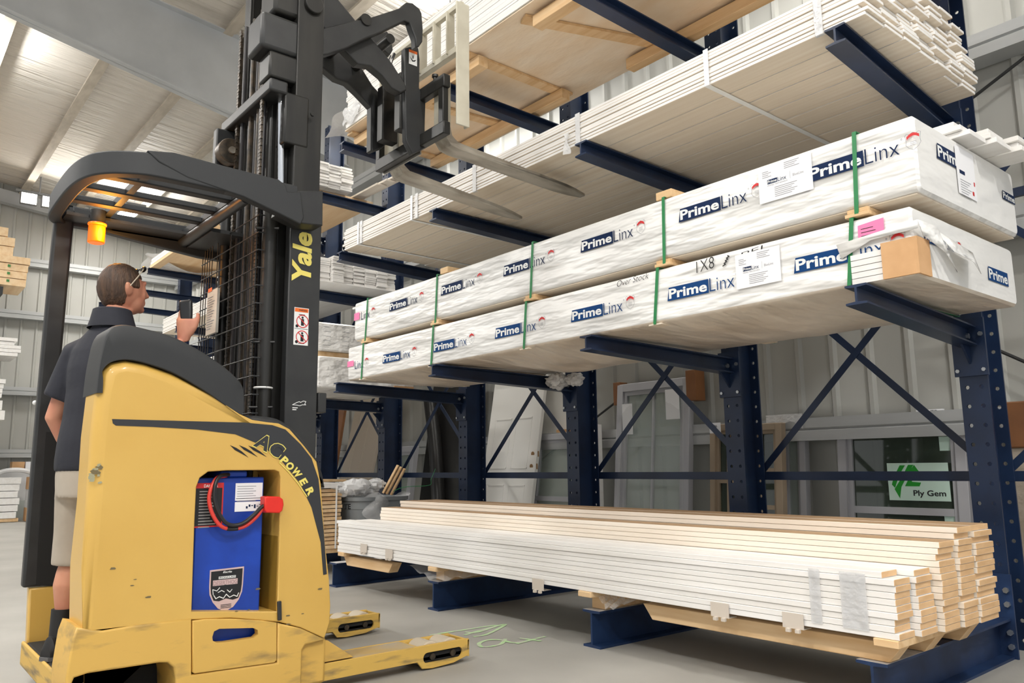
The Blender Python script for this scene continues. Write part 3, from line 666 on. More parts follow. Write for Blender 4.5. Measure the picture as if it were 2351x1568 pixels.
# ================================================================== loose stack on the base beams
zb0 = .2
fs = .287
plt = thing('pallet', 'pine pallet with long skids under the floor-level board stack', 'pallet', (2.5, .35, zb0))
for i, (x0, x1, y) in enumerate(((.23, 1.02, -.01), (.25, 1.1, .62), (3.5, 4.86, .03), (3.5, 4.87, .33), (3.3, 4.88, .66))):
    p = [(x0, zb0+.078), (x0+.06, zb0+.002), (x1-.06, zb0+.002), (x1, zb0+.078)]
    MB().prism(p, 'Y', y, y+.085).build('skid', PINE, plt, bevel=.003)
for i, x in enumerate((.22, 1.58, 3.10, 4.785)): MB().box(x, x+.10, -.06, .76, .2795, .3095).build('slat', PINE, plt, bevel=.003)
# dunnage blocks on the middle beams
for i, x in enumerate((1.56, 3.14)):
    tag(MB().box(x-.05, x+.05, .06, .7, .2015, .2785).build('dunnage_block', PINE, bevel=.003), 'wood dunnage on the %s base beam under the board stack' % ('second' if i == 0 else 'third'), 'wood block')
rr = random.Random(21); rows = [(-.05, .135, 10, 4.885, .20), (.09, .145, 10, 4.915, .25), (.24, .155, 14, 4.942, .40), (.40, .15, 16, 4.957, .46), (.555, .20, 16, 4.966, .50)]
th = .0258
names = ('front row', 'second row from the aisle', 'middle row', 'fourth row from the aisle', 'rearmost row')
for r, (y, w_, n, xr, xl) in enumerate(rows):
    for j in range(n):
        a = xl+rr.uniform(-.01, .01)-(.03 if (r == 0 and j == n-1) else 0); b = xr+rr.choice((-.004, -.002, 0, .002, .004, .004, -.012))-(.05 if (r == 0 and j == n-1) else 0)
        me = MB().box(a, b, y+rr.uniform(-.004, .004), y+w_-.004, .3105+j*th, .3105+(j+1)*th-.0015).mesh('trim_board', [WHB if r < 2 else CRB, ENDG, MDF_SHADE])
        for p in me.polygons:
            if p.normal.x > .5: p.material_index = 1
            if p.normal.z > .5 and r >= 2: p.material_index = 2 if j == n-1 else 0  # brown on the topmost rear boards paints in shade from the packages above
        o = put('trim_board', me, None, .0016, False, 1)
        pos = 'topmost board' if j == n-1 else 'lowest board' if j == 0 else 'board %s the bottom' % ('second third fourth fifth sixth seventh eighth ninth tenth eleventh twelfth thirteenth fourteenth fifteenth'.split()[j-1]+' from')
        tag(o, '%s in the %s of the floor-level stack' % (('white ' if r < 2 else 'cream ')+pos, names[r]), 'board', 'boards stacked on the base beams')
# card edge protectors hooked on the bottom strap, with film
for i, (x, y) in enumerate(((835, 1254), (893, 1267), (1235, 1336), (1652, 1393), (1820, 1417))):
    p = at(x, y, 'Y', -.06); t = MB().box(p.x-.05, p.x+.05, -.0625, -.058, p.z-.045, p.z+.018).box(p.x-.05, p.x+.05, -.0625, .0, p.z-.047, p.z-.045)
    t.box(p.x-.03, p.x-.01, -.075, -.06, p.z-.062, p.z-.047).box(p.x+.015, p.x+.035, -.075, -.06, p.z-.062, p.z-.047)
    tag(t.build('edge_protector', mat('grey_card', (206, 196, 184), .7)), 'grey cardboard edge protector on the lower edge of the floor stack, %s from the left' % ('first', 'second', 'third', 'fourth', 'fifth')[i], 'edge protector', 'edge protectors on the floor stack')
m = MB()
for (x, w_) in ((4.66, .11), (4.52, .05)): m.box(x, x+w_, -.0568, -.0545, .33, .555)
tag(m.build('clear_tape', mat('tape_clear', (225, 226, 228), .2, alpha=.4, bump=.8, bscale=(16, 16, 16), bdist=.02)), 'band of clear tape across the right end of the front board row', 'tape')
m = MB().grid(lambda u, v: (1.25+.75*u, -.03+.02*math.sin(9*u)+.12*v, .285-.06*math.sin(3.1*u)*(1-v)+.012*math.sin(25*u)), 24, 4)
tag(m.build('plastic_film', FILM), 'torn clear film hanging under the floor stack by the second base beam', 'plastic film')
m = MB().grid(lambda u, v: (3.2+.22*u, -.03+.02*math.sin(9*u)+.1*v, .285-.05*math.sin(3.1*u)*(1-v)+.01*math.sin(25*u)), 12, 4)
tag(m.build('plastic_film', FILM), 'scrap of clear film under the floor stack by the third base beam', 'plastic film')

# ================================================================== the reach truck
XS = 2.97
tr = thing('reach_truck', 'yellow and black stand-up reach truck facing the rack with its forks raised', 'forklift', (2.4, -2.0, 0))
S2 = lambda pts, X=XS, n=4, closed=True: [(p.x, p.y) for p in smooth_path([(a, b, 0) for a, b in YZ(pts, X)], n, closed)]
# ---- upper yellow side panel with the battery opening
upper = [(190, 1452), (190, 1300), (203, 1150), (212, 1000), (224, 900), (236, 850), (255, 831), (290, 824), (335, 832), (400, 855), (470, 895), (520, 930), (550, 950), (580, 964), (612, 969), (640, 972), (665, 985), (700, 1025), (727, 1060), (737, 1110), (747, 1250), (756, 1330), (759, 1390), (757, 1430), (745, 1466), (690, 1441), (640, 1428), (530, 1419), (440, 1423), (300, 1443), (230, 1456)]
hole = [(440, 1404), (447, 1200), (451, 1118), (459, 1097), (478, 1083), (520, 1080), (630, 1079), (641, 1083), (644, 1094), (641, 1250), (637, 1404)]
plate('side_panel', [YZ(upper, XS), YZ(hole, XS)], 'X', 2.72, XS, YEL, tr, bev=.05, res=4, rim=set(range(1, 11)), low=.1)
# ---- black console above it
yt = [(236, 850), (255, 831), (290, 824), (335, 832), (400, 855), (470, 895), (520, 930), (550, 950)]
def resample(P, n):
    P = [Vector(p) for p in P]; L = [0]
    for p, q in zip(P, P[1:]): L.append(L[-1]+(q-p).length)
    out = []; k = 0
    for i in range(n+1):
        s = L[-1]*i/n
        while k < len(P)-2 and L[k+1] < s: k += 1
        out.append(P[k].lerp(P[k+1], (s-L[k])/max(L[k+1]-L[k], 1e-9)))
    return out
yl = smooth_path([(*p, 0) for p in YZ([(236, 902), (237, 870)]+yt+[(556, 951)], XS)], 6)
yu = smooth_path([(*p, 0) for p in YZ([(222, 902), (228, 850), (236, 805), (245, 768), (258, 749), (285, 743), (320, 749), (390, 768), (450, 796), (510, 835), (545, 865), (559, 884), (563, 905), (561, 945)], XS)], 6)
A_, B_ = resample(yl, 60), resample(yu, 60); rows = []
for f, x in ((-.02, 2.72), (-.02, XS-.004), (0, XS-.002), (.5, XS-.002), (.9, XS-.002), (.955, XS-.006), (.985, XS-.016), (1, XS-.035), (1, 2.74), (.98, 2.72)):
    rows.append([(x, *(p.lerp(q, f)).xy) for p, q in zip(A_, B_)])
mb = MB(); n = 61
mb.add([v for r in rows for v in r], [(i*n+k, i*n+k+1, (i+1)*n+k+1, (i+1)*n+k) for i in range(len(rows)-1) for k in range(n-1)])
mb.build('console_cover', BLKP, tr)
rim = smooth_path([at(x, y, 'X', XS-.012) for x, y in ((248, 772), (262, 754), (320, 757), (388, 776), (448, 804), (506, 842), (552, 884))], 6)
MB().tube(rim, .005, 8).build('trim_bead', BLKP, tr)
# inner console top that slopes across the truck behind the side panel
pr = YZ([(300, 775), (380, 790), (445, 818), (500, 855), (545, 890), (556, 950), (556, 1180), (420, 1180), (330, 1100), (300, 900)], XS-.25)
plate('console_body', pr, 'X', 2.5, 2.73, BLKP, tr, bev=.02)
# ---- lower chassis side with wheel arch and battery gate
base = [(176, 1441), (215, 1446), (235, 1447), (300, 1436), (439, 1419.5), (439, 1549), (636, 1521), (637, 1430), (690, 1442), (747, 1468), (700, 1480), (693, 1492), (690, 1600), (403, 1600), (402, 1560), (398, 1532), (385, 1521), (366, 1521), (200, 1546), (170, 1556), (150, 1600), (150, 1560), (165, 1470)]
plate('chassis_skirt', YZ(base, XS), 'X', 2.70, XS+.006, YELW, tr, bev=.008)
gate = [(441, 1425), (470, 1421), (530, 1420), (600, 1424), (634, 1429), (634, 1515), (628, 1521), (446, 1546), (441, 1543)]
slot = [(486, 1462), (490, 1449), (502, 1443), (580, 1441), (590, 1446), (591, 1456), (582, 1464), (515, 1474), (496, 1475), (487, 1470)]
plate('battery_gate', [YZ(gate, XS), YZ(slot, XS)], 'X', XS-.03, XS+.008, YELW, tr, bev=.004)
# chassis mass behind: floor, bulkheads, far wall
MB().box(1.87, 2.72, -2.549, -2.08, .10, .195).build('operator_deck', RUB, tr, bevel=.01)
MB().box(1.88, 2.70, -1.84, -1.50, .12, 1.16).build('drive_housing', BLK, tr, bevel=.03)
MB().box(1.86, 2.71, -2.16, -2.13, .12, 1.0).box(1.86, 2.71, -1.80, -1.775, .12, 1.02).box(1.88, 2.90, -2.14, -1.79, .14, .22).build('battery_bay', YELD, tr)
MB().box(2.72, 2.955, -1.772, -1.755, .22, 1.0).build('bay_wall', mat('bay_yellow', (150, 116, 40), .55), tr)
MB().box(2.52, 2.72, -2.46, -2.15, .2, 1.45).build('console_inner_wall', YEL, tr, bevel=.04)
# drive wheel in the arch and caster
MB().cyl((2.74, -2.42, .096), (2.92, -2.42, .096), .094, 28).cyl((2.915, -2.42, .096), (2.93, -2.42, .096), .05, 20).build('drive_wheel', mat('grey_wheel', (104, 100, 94), .6), tr, bevel=.008)
MB().box(2.5, 2.70, -2.5, -2.16, .06, .32).build('wheel_well', RUB, tr)
# ---- far side of the operator compartment: pad, post, low wall
far = YZ([(103, 935), (107, 910), (160, 880), (190, 1000), (190, 1342), (75, 1345)], 1.85)
plate('back_pad', far, 'X', 1.80, 1.87, RUB, tr, bev=.01)
plate('rear_wall', YZ([(66, 1350), (120, 1345), (240, 1345), (240, 1520), (62, 1520), (60, 1500)], 1.85), 'X', 1.80, 1.86, YEL, tr, bev=.01)
pf = [(52, 1600), (60, 1500), (64, 1350), (78, 1346), (76, 1498), (92, 1530), (122, 1546), (145, 1552), (150, 1600)]
MB().box(1.84, 2.72, -2.565, -2.55, .09, .20).build('step_lip', YELD, tr, bevel=.012)

# ---- hood in front of the mast foot
hd = smooth_path([(0, y, z) for y, z in YZ([(560, 952), (600, 955), (640, 962), (675, 985), (712, 1030), (738, 1075), (748, 1120)], XS-.03)], 4)
hp = [(p.y, p.z) for p in hd]; hp = hp+[(hp[-1][0]-.03, hp[-1][1]), (-1.80, 1.04), (hp[0][0], 1.04)]
plate('front_hood', hp, 'X', 1.9, XS-.02, BLKP, tr, bev=.03)
# ---- decals on the side
st = [(257, 962), (330, 964), (440, 967), (560, 970), (625, 976), (655, 986), (690, 1020), (715, 1052), (731, 1100), (743, 1220), (750, 1318), (742, 1320), (736, 1245), (715, 1165), (690, 1112), (650, 1062), (600, 1022), (540, 997), (450, 986), (350, 980), (266, 977), (259, 972)]
plate('stripe_decal', YZ(st, XS), 'X', XS-.001, XS+.0016, mat('stripe_dark', (44, 46, 50), .5), tr)
d = Decal()
def yz(x, y, X=XS): p = at(x, y, 'X', X); return (p.y, p.z)
def txc(ch, x, y, w_, h, r, m, lay, bold=.03, sh=.12):
    u = yz(x, y); c, s = math.cos(r), math.sin(r); d.text(ch, u[0]-w_/2*c+h/2*s, u[1]-w_/2*s-h/2*c, w_, h, m, lay, bold=bold, shear=sh, rot=r)
SD = mat('stripe_dark', (44, 46, 50), .5)
for ch, x, y, w_, h, r in (('A', 603, 1015, .078, .074, -.42), ('C', 635, 1033, .070, .068, -.55)):
    txc(ch, x, y, w_, h, r, LOGOY, 2, .06); txc(ch, x, y, w_*.90, h*.88, r, SD, 3, .045)
for ch, x, y, w_, r in (('P', 652, 1057, .034, -.70), ('O', 665, 1070, .036, -.78), ('W', 681, 1086, .046, -.88), ('E', 696, 1106, .032, -.98), ('R', 711, 1127, .036, -1.06)):
    txc(ch, x, y, w_, .036, r, LOGOY, 2, .05)
d.line([yz(641, 1062), yz(661, 1082), yz(684, 1110), yz(704, 1140)], .0045, LOGOY, 2)
d.build('power_decal', tr, (XS+.0012, 0, 0), '+X')
for (x0, y0, x1, y1) in ((528, 1022, 570, 1050), (549, 1022, 591, 1049), (570, 1023, 612, 1049)):
    a, b = Vector((*yz(x0, y0), 0)), Vector((*yz(x1, y1), 0)); n = Vector((-(b-a).y, (b-a).x, 0)).normalized()*.0065
    pts = [a, a*.7+b*.3+n*.8, a*.4+b*.6+n*.9, b, a*.4+b*.6-n*.5, a*.7+b*.3-n*.9]
    plate('vent_slot', [(p.x, p.y) for p in pts], 'X', XS-.001, XS+.0014, DECK, tr)
d = Decal(); rr = random.Random(3)
for i in range(18):
    u = yz(205+rr.random()*32, 1062+rr.random()*50); s = .004+.012*rr.random(); d.poly([(u[0]+s*math.cos(t)*rr.uniform(.5, 1.4), u[1]+s*.7*math.sin(t)*rr.uniform(.5, 1.2)) for t in (0, 1, 2, 3, 4, 5.2)], mat('sticker_residue', (160, 158, 130), .7) if i % 4 else mat('scratch_dark', (112, 100, 70), .7), 1+.1*i)
for i in range(14):
    u = yz(210+rr.random()*540, 1290+rr.random()*150); s = .003+.01*rr.random(); d.poly([(u[0]+s*1.3*math.cos(t)*rr.uniform(.5, 1.4), u[1]+s*.4*math.sin(t)) for t in (0, 1, 2, 3, 4, 5.2)], mat('scratch_dark', (90, 84, 66), .7), 1)
d.build('sticker_residue', tr, (XS, 0, 0), '+X')
MB().bar(at(641, 1380, 'X', XS+.008), at(642, 1424, 'X', XS+.008), .018, .012, up=(1, 0, 0)).build('latch', BLK, tr, bevel=.003)

# ---- the battery in its bay (lifts out: a thing of its own)
bt = thing('truck_battery', 'blue battery with looped red and black cables in the side opening of the truck', 'battery', (2.5, -1.98, .225))
by0, by1, bz1 = -2.124, at(601, 1250, 'X', 2.915).y, at(540, 1096, 'X', 2.915).z
BXF = 2.915
MB().box(2.0, BXF, by0, by1, .225, bz1).build('battery_case', BLUE, bt, bevel=.006)
MB().box(2.6, BXF-.005, by0+.10, by0+.22, bz1, bz1+.028).build('lifting_ear', BLUE, bt, bevel=.008)
d = Decal(); a = yz(447, 1212, BXF); b = yz(514, 1108, BXF)
d.rect(a[0]-.01, b[0], a[1], b[1], DECR, 1); d.rect(a[0]-.01, b[0]-.006, a[1]+.006, b[1]-.022, DECK, 2)
d.text('DANGER', a[0]+.03, b[1]-.019, .06, .013, DEC, 2, bold=.02)
for i in range(13): d.rect(a[0]+.012, a[0]+.06+.012*(i % 3), b[1]-.038-.0125*i, b[1]-.0335-.0125*i, mat('label_line', (150, 148, 146), .6), 3)
d.build('warning_label', bt, (BXF, 0, 0), '+X')
d = Decal(); a = yz(538, 1175, BXF); b = yz(603, 1108, BXF); zz = (a[1]+b[1])/2-.02
d.rect(a[0], b[0], zz+.006, b[1], PAPER, 1); d.rect(a[0], b[0], a[1], zz, PAPER, 1)
for i in range(7): d.rect(a[0]+.008, b[0]-.03-.012*(i % 2), b[1]-.016-.0105*i, b[1]-.0135-.0105*i, GTXT, 2)
d.rect(a[0]+.004, b[0]-.004, b[1]-.068, b[1]-.066, DECK, 2)
for i in range(6): d.rect(a[0]+.05+.012*i, a[0]+.058+.012*i, a[1]+.012+.007*(i % 3), a[1]+.022+.007*(i % 2), NAVY, 2)
d.build('spec_label', bt, (BXF, 0, 0), '+X')
# shield badge
a = yz(477, 1408, BXF); b = yz(560, 1302, BXF); w_, h = b[0]-a[0], b[1]-a[1]
q = lambda pts: [(a[0]+x*w_, a[1]+y*h) for x, y in pts]
d = Decal(); SH = [(0, 1), (1, 1.02), (.99, .6), (.97, .42), (.88, .24), (.72, .08), (.5, 0), (.28, .08), (.12, .24), (.02, .42), (.0, .6)]
d.poly(q(SH), PINKT, 1); d.poly(q([(.04, .96), (.96, .98), (.95, .6), (.93, .44), (.86, .28), (.70, .25), (.5, .30), (.3, .25), (.14, .28), (.06, .44), (.04, .6)]), DECK, 2)
d.text('Eagle', a[0]+w_*.38, a[1]+h*.89, w_*.26, h*.06, DEC, 3, bold=.02, shear=.2); d.rect(a[0]+w_*.26, a[0]+w_*.76, a[1]+h*.77, a[1]+h*.83, DEC, 3); d.text('IRONCLAD', a[0]+w_*.28, a[1]+h*.78, w_*.46, h*.042, DECK, 4, bold=.01)
d.rect(a[0]+w_*.1, a[0]+w_*.82, a[1]+h*.62, a[1]+h*.75, PINKT, 3); d.text('DESERTHOG', a[0]+w_*.11, a[1]+h*.63, w_*.7, h*.10, mat('badge_mauve', (170, 140, 140), .6), 4, bold=.02)
d.poly(q([(.12, .42), (.1, .54), (.2, .5), (.3, .58), (.45, .63), (.62, .6), (.8, .52), (.86, .4), (.8, .34), (.7, .4), (.6, .33), (.5, .42), (.4, .33), (.28, .38), (.2, .33)]), DECK, 4)
d.line(q([(.12, .42), (.1, .54), (.22, .5), (.3, .57)]), .003, DEC, 5).line(q([(.14, .4), (.2, .32), (.3, .36), (.42, .31), (.5, .40), (.6, .32), (.72, .36), (.82, .32), (.86, .4)]), .0035, DEC, 5).line(q([(.26, .46), (.36, .5), (.44, .46)]), .003, DEC, 5).line(q([(.52, .5), (.6, .44), (.66, .5)]), .003, DEC, 5)
for i in range(3): d.rect(a[0]+w_*.35, a[0]+w_*.66, a[1]+h*(.15-.035*i), a[1]+h*(.163-.035*i), DECK, 3)
d.build('shield_badge', bt, (BXF, 0, 0), '+X')
c1 = smooth_path([at(x, y, 'X', XX) for x, y, XX in ((520, 1093, 2.90), (500, 1096, 2.93), (487, 1115, 2.945), (480, 1145, 2.95), (487, 1178, 2.955), (505, 1206, 2.96), (530, 1214, 2.96), (562, 1208, 2.965), (590, 1185, 2.97), (606, 1162, 2.975), (620, 1152, 2.98))], 6)
MB().tube(c1, .0085, 10).build('red_cable', REDC, bt)
c2 = smooth_path([at(x, y, 'X', XX) for x, y, XX in ((525, 1090, 2.91), (506, 1093, 2.94), (495, 1110, 2.955), (492, 1142, 2.96), (500, 1172, 2.965), (516, 1198, 2.97), (536, 1206, 2.97), (560, 1200, 2.975), (585, 1180, 2.975), (602, 1163, 2.98), (620, 1158, 2.98))], 6)
MB().tube(c2, .0085, 10).build('black_cable', BLKC, bt)
m = MB().tube(c1[34:40], .0098, 10); m.build('tape_wrap', BLKC, bt)
pc = YZ([(606, 1141), (612, 1139), (640, 1140), (648, 1146), (650, 1158), (647, 1172), (640, 1178), (610, 1177), (606, 1170)], 2.99)
plate('plug', pc, 'X', 2.945, 3.0, REDP, bt, bev=.006)

# ---- outriggers
def outrigger(xc, w_, dz=0, dy=0):
    m = MB(); x0, x1 = xc-w_/2, xc+w_/2; zt = .118
    pts = [(-1.66, .12+.0), (-1.66, .045), (-1.02, .047), (-.99, .012), (-.93, .006), (-.80, .012), (-.71, .035), (-.70, zt-.006), (-.705, zt), (-1.2, zt+.004)]
    # side plates, top plate with the wheel opening, end plate
    slot = rrect(-.985, -.745, .035, .085, .024)
    o = plate('outrigger', [[(y+dy, z) for y, z in pts], [(y+dy, z) for y, z in slot]], 'X', x1-.012, x1, YELD, tr, bev=.002)
    m.prism([(y+dy, z) for y, z in pts], 'X', x0, x0+.012)
    m.box(x0+.012, x1-.012, -1.66+dy, -1.0+dy, .05, .116); m.box(x0, x1, -.712+dy, -.70+dy, .03, .114)
    m.box(x0+.01, x0+.03, -1.0+dy, -.71+dy, .105, .117); m.box(x1-.03, x1-.012, -1.0+dy, -.71+dy, .105, .117)
    m.build('outrigger_body', YELD, o, bevel=.002)
    MB().box(x0+.012, x1-.014, -1.66+dy, -1.02+dy, .1165, .1195).build('worn_top', mat('worn_deck', (176, 164, 142), .6, 0, (190, 156, 84), (5, 3, 5), .45, .75), o)
    MB().box(x0+.015, x1-.014, -1.0+dy, -.72+dy, .045, .06).box(x1-.02, x1-.014, -1.0+dy, -.72+dy, .035, .09).build('wheel_bogie', RUB, o)
    for yy in (-.925, -.80):
        MB().cyl((x0+.03, yy+dy, .066), (x1-.03, yy+dy, .066), .064, 24).build('load_wheel', WHL, o, bevel=.006)
        MB().cyl((x1-.016, yy+dy, .06), (x1-.004, yy+dy, .06), .016, 14).build('axle_bolt', GREASE, o)
    m = MB()
outrigger(2.845, .19)
outrigger(1.89, .17, dy=.03)
MB().box(1.82, 2.95, -1.72, -1.52, .04, .24).build('front_crossbeam', YELW, tr, bevel=.015)
plate('leg_gusset', YZ([(690, 1480), (752, 1470), (775, 1485), (812, 1508), (690, 1530)], 2.93), 'X', 2.78, 2.935, YELW, tr, bev=.004)

# ---- mast
MY0, MY1 = -1.69, -1.505
plate('mast_upright', [(-1.675, 1.16), (MY1, 1.0), (MY1, 2.36), (-1.675, 2.36)], 'X', 2.70, 2.755, BLK, tr, bev=.006)
def rail(x, y0, y1, z0, z1, s, m=BLKM):       # rolled mast channel, open towards the middle
    t = .022; q = [(x, y0), (x, y1), (x-s*.07, y1), (x-s*.07, y1-t), (x-s*t, y1-t), (x-s*t, y0+t), (x-s*.07, y0+t), (x-s*.07, y0)]
    return MB().prism(q, 'Z', z0, z1).build('mast_rail', m, tr, bevel=.006)
rail(2.72, -1.655, -1.505, 1.0, 4.2, 1); rail(1.98, -1.655, -1.505, 1.0, 4.2, -1)
rail(2.645, -1.70, -1.56, 1.1, 4.4, 1); rail(2.05, -1.70, -1.56, 1.1, 4.4, -1)
rail(2.57, -1.72, -1.60, 1.1, 4.5, 1); rail(2.12, -1.72, -1.60, 1.1, 4.5, -1)
MB().cyl((2.68, -1.75, 1.05), (2.68, -1.75, 2.42), .034, 20).cyl((2.68, -1.75, 2.4), (2.68, -1.75, 2.44), .04, 20).build('lift_cylinder', BLKM, tr)
p0 = at(646, 432, 'X', 2.66); p1 = at(646, 228, 'X', 2.66)
MB().cyl((2.66, p0.y, 2.40), (2.66, p1.y, p1.z), .020, 18).build('piston_rod', CHR, tr)
MB().cyl((2.05, -1.75, 1.05), (2.05, -1.75, 2.42), .034, 20).build('lift_cylinder', BLKM, tr); MB().cyl((2.05, -1.74, 2.40), (2.05, -1.74, p1.z), .02, 18).build('piston_rod', CHR, tr)
for x, y, r in ((2.58, -1.765, .013), (2.53, -1.76, .011), (2.47, -1.75, .014), (2.41, -1.74, .010), (2.36, -1.75, .013), (2.31, -1.74, .011), (2.25, -1.755, .013), (2.18, -1.75, .011)):
    MB().cyl((x, y, 1.15), (x+R_.uniform(-.01, .01), y, 3.5), r, 10).build('hose', BLKC if R_.random() > .3 else GREASE, tr)
def chain(x, y, z0, z1):
    m = MB(); n = int((z1-z0)/.019)
    for i in range(n):
        z = z0+.019*i; w_ = .016 if i % 2 else .011; m.box(x-w_, x+w_, y-.005, y+.005, z, z+.016)
    return m.build('lift_chain', GREASE, tr, smooth=False)
chain(2.595, -1.785, 1.2, 3.3); chain(2.20, -1.77, 1.2, 3.5); 
MB().box(2.2, 2.55, -1.62, -1.55, 1.0, 1.5).box(2.12, 2.57, -1.66, -1.6, 2.38, 2.46).build('mast_crossmember', BLKM, tr, bevel=.01)
# crossheads of the lifted stages
zc = p1.z
m = MB().box(2.02, 2.73, -1.80, -1.70, zc, zc+.07); m.build('crosshead', BLK, tr, bevel=.012)
MB().box(2.62, 2.725, -1.715, -1.58, zc-.26, zc+.02).build('crosshead_bracket', BLKM, tr, bevel=.01)
pz = at(560, 350, 'X', 2.0); MB().cyl((2.12, -1.79, zc-.15), (2.19, -1.79, zc-.15), .072, 24).build('chain_sheave', GREASE, tr, bevel=.004)
MB().cyl((2.19, -1.79, zc-.15), (2.205, -1.79, zc-.15), .02, 14).build('sheave_pin', STEEL, tr)
MB().box(2.05, 2.11, -1.85, -1.72, zc-.23, zc+.0).build('sheave_bracket', BLK, tr, bevel=.008)
zc2 = at(640, 105, 'X', 2.66).z
MB().box(2.52, 2.715, -1.85, -1.64, zc2-.06, zc2+.14).build('mast_head_block', BLK, tr, bevel=.02)
MB().box(2.57, 2.712, -1.80, -1.60, zc2-.21, zc2-.065).build('crosshead_bracket', BLKM, tr, bevel=.012)
MB().box(2.50, 2.70, -1.78, -1.62, zc2+.17, zc2+.42).build('mast_head_block', BLKM, tr, bevel=.02)
q = at(722, 10, 'X', 2.735); MB().cyl((2.72, q.y, q.z), (2.745, q.y, q.z), .052, 24).build('roller_boss', BLKM, tr, bevel=.004)
for x, y in ((709, 477), (718, 262)):
    q = at(x, y, 'X', 2.757); MB().cyl((2.75, q.y, q.z), (2.762, q.y, q.z), .012, 10).build('bolt', BLKM, tr)
q = at(733, 925, 'X', 2.74); MB().box(2.68, 2.76, q.y-.015, q.y+.03, q.z-.05, q.z+.05).build('stop_block', BLK, tr, bevel=.004)
# decals on the mast
d = Decal(); MX = 2.7562
a = at(714, 651, 'X', MX); d.text('Yale', a.y+.0, a.z, .262, .105, LOGOY, 1, bold=.035, shear=.12, rot=math.pi/2)
d.build('name_decal', tr, (MX-.0005, 0, 0), '+X')
d = Decal(); a = yz(673, 791, MX); b = yz(709, 709, MX); w_, h = b[0]-a[0], b[1]-a[1]
d.rect(a[0], b[0], a[1], b[1], DEC, 1); d.rect(a[0]+.003, b[0]-.003, b[1]-.022, b[1]-.003, DECO, 2); d.text('WARNING', a[0]+.024, b[1]-.017, w_-.034, .009, DECK, 3, bold=.02)
d.rect(a[0]+.003, b[0]-.003, a[1]+h*.43, a[1]+h*.44, DECK, 2)
for c in (.64, .22):
    cy, cz = a[0]+w_*.58, a[1]+h*c; ring = circ((cy, cz), .031, 24)
    d.line(ring+[ring[0]], .004, DECR, 3).line([(cy-.022, cz+.022), (cy+.022, cz-.022)], .004, DECR, 4); d.rect(cy-.008, cy+.008, cz-.022, cz+.012, DECK, 2); d.poly(circ((cy, cz+.019), .006, 10), DECK, 2); d.poly(circ((a[0]+.016, cz-.026), .008, 10), DECK, 2)
    d.rect(cy-.02, cy+.012, cz+(.032 if c > .5 else -.034), cz+(.035 if c > .5 else -.031), DECK, 2)
d.build('warning_decal', tr, (MX-.0005, 0, 0), '+X')
d = Decal(); a = yz(671, 937, MX); b = yz(702, 921, MX); w_, h = b[0]-a[0], b[1]-a[1]
P = [(a[0]+w_*x, a[1]+h*y) for x, y in ((0, .45), (.3, .75), (.5, .9), (.6, .8), (.8, 1), (1, .95), (.92, .6), (1, .5), (.75, .5), (.55, .35), (.3, .42), (0, .45))]
d.line(P, .003, DEC, 1).rect(a[0], a[0]+w_*.4, a[1], a[1]+h*.12, DEC, 1); d.rect(a[0], a[0]+w_*.3, a[1]-h*.25, a[1]-h*.12, DEC, 1); d.build('outline_decal', tr, (MX-.0005, 0, 0), '+X')
q = at(626, 892, 'X', 2.68); m = MB(); m.tube([(2.68+.042*math.cos(t), -1.75+.042*math.sin(t)-.005, q.z-.0) for t in [i*math.pi/12*.99 for i in range(25)]], .005, 6); m.build('cable_tie', DEC, tr)
# wire mesh screen between operator and mast
m = MB(); z = 1.27; ym = -1.815
for i in range(12): m.tube([(1.86, ym, z+.09*i), (2.70, ym, z+.09*i), (2.70, ym+.03, z+.09*i)], .0035, 6)
for x in (1.86, 1.90, 1.94, 1.98, 2.02): m.cyl((x, ym+.004, 1.22), (x, ym+.004, 2.30), .003, 6)
for x in (2.1, 2.3, 2.5, 2.66): m.cyl((x, ym+.006, 1.24), (x, ym+.006, 2.28), .003, 6)
for zz in (1.3, 1.62, 2.2): m.cyl((2.66, ym+.0, zz), (2.72, -1.72, zz+.0), .006, 8)
m.build('wire_screen', BLK, tr, smooth=False)
q0 = at(472, 772, 'Y', ym-.02); q1 = at(500, 660, 'Y', ym-.02)
sg = MB().box(q0.x, q1.x, ym-.022, ym-.006, q0.z, q1.z).build('capacity_plate', mat('plate_beige', (206, 200, 188), .5), tr, bevel=.002)
d = Decal(); w_ = q1.x-q0.x
d.rect(q0.x+w_*.1, q0.x+w_*.5, q0.z+.24, q0.z+.262, DECO, 1)
for i in range(14): d.rect(q0.x+w_*.1, q0.x+w_*(.5+.1*(i % 4)), q0.z+.03+.0135*i, q0.z+.034+.0135*i, GTXT, 1)
d.build('plate_print', sg, (0, ym-.022, 0))

# ---- overhead guard
GZ = 2.31; GX = 2.86; FX = 1.86
gp = [(GX, -1.70), (GX, -2.0), (GX, -2.32), (GX-.02, -2.42), (GX-.09, -2.52), (GX-.2, -2.575), (GX-.4, -2.60), (FX+.25, -2.60), (FX+.08, -2.585), (FX, -2.53), (FX, -2.42), (FX, -1.72)]
gs = smooth_path([(x, y, 0) for x, y in gp], 5)
m = MB(); t = .030; ring = []
for i, p in enumerate(gs):
    dd = (gs[min(i+1, len(gs)-1)]-gs[max(i-1, 0)]).normalized(); n = Vector((-dd.y, dd.x, 0))*t
    if i < 12: n = n
    h = .105; ring.append([p-n+Vector((0, 0, GZ-.035)), p+n+Vector((0, 0, GZ-.035)), p+n+Vector((0, 0, GZ+h-.035)), p-n+Vector((0, 0, GZ+h-.035))])
m.loft(ring); gd = m.build('overhead_guard', BLKP, tr, bevel=.012, seg=3)
rl = [(365, 372), (430, 408), (560, 452), (640, 490), (690, 515), (698, 500), (690, 440), (660, 440), (656, 425), (640, 412), (600, 402), (520, 382), (400, 350), (340, 345)]
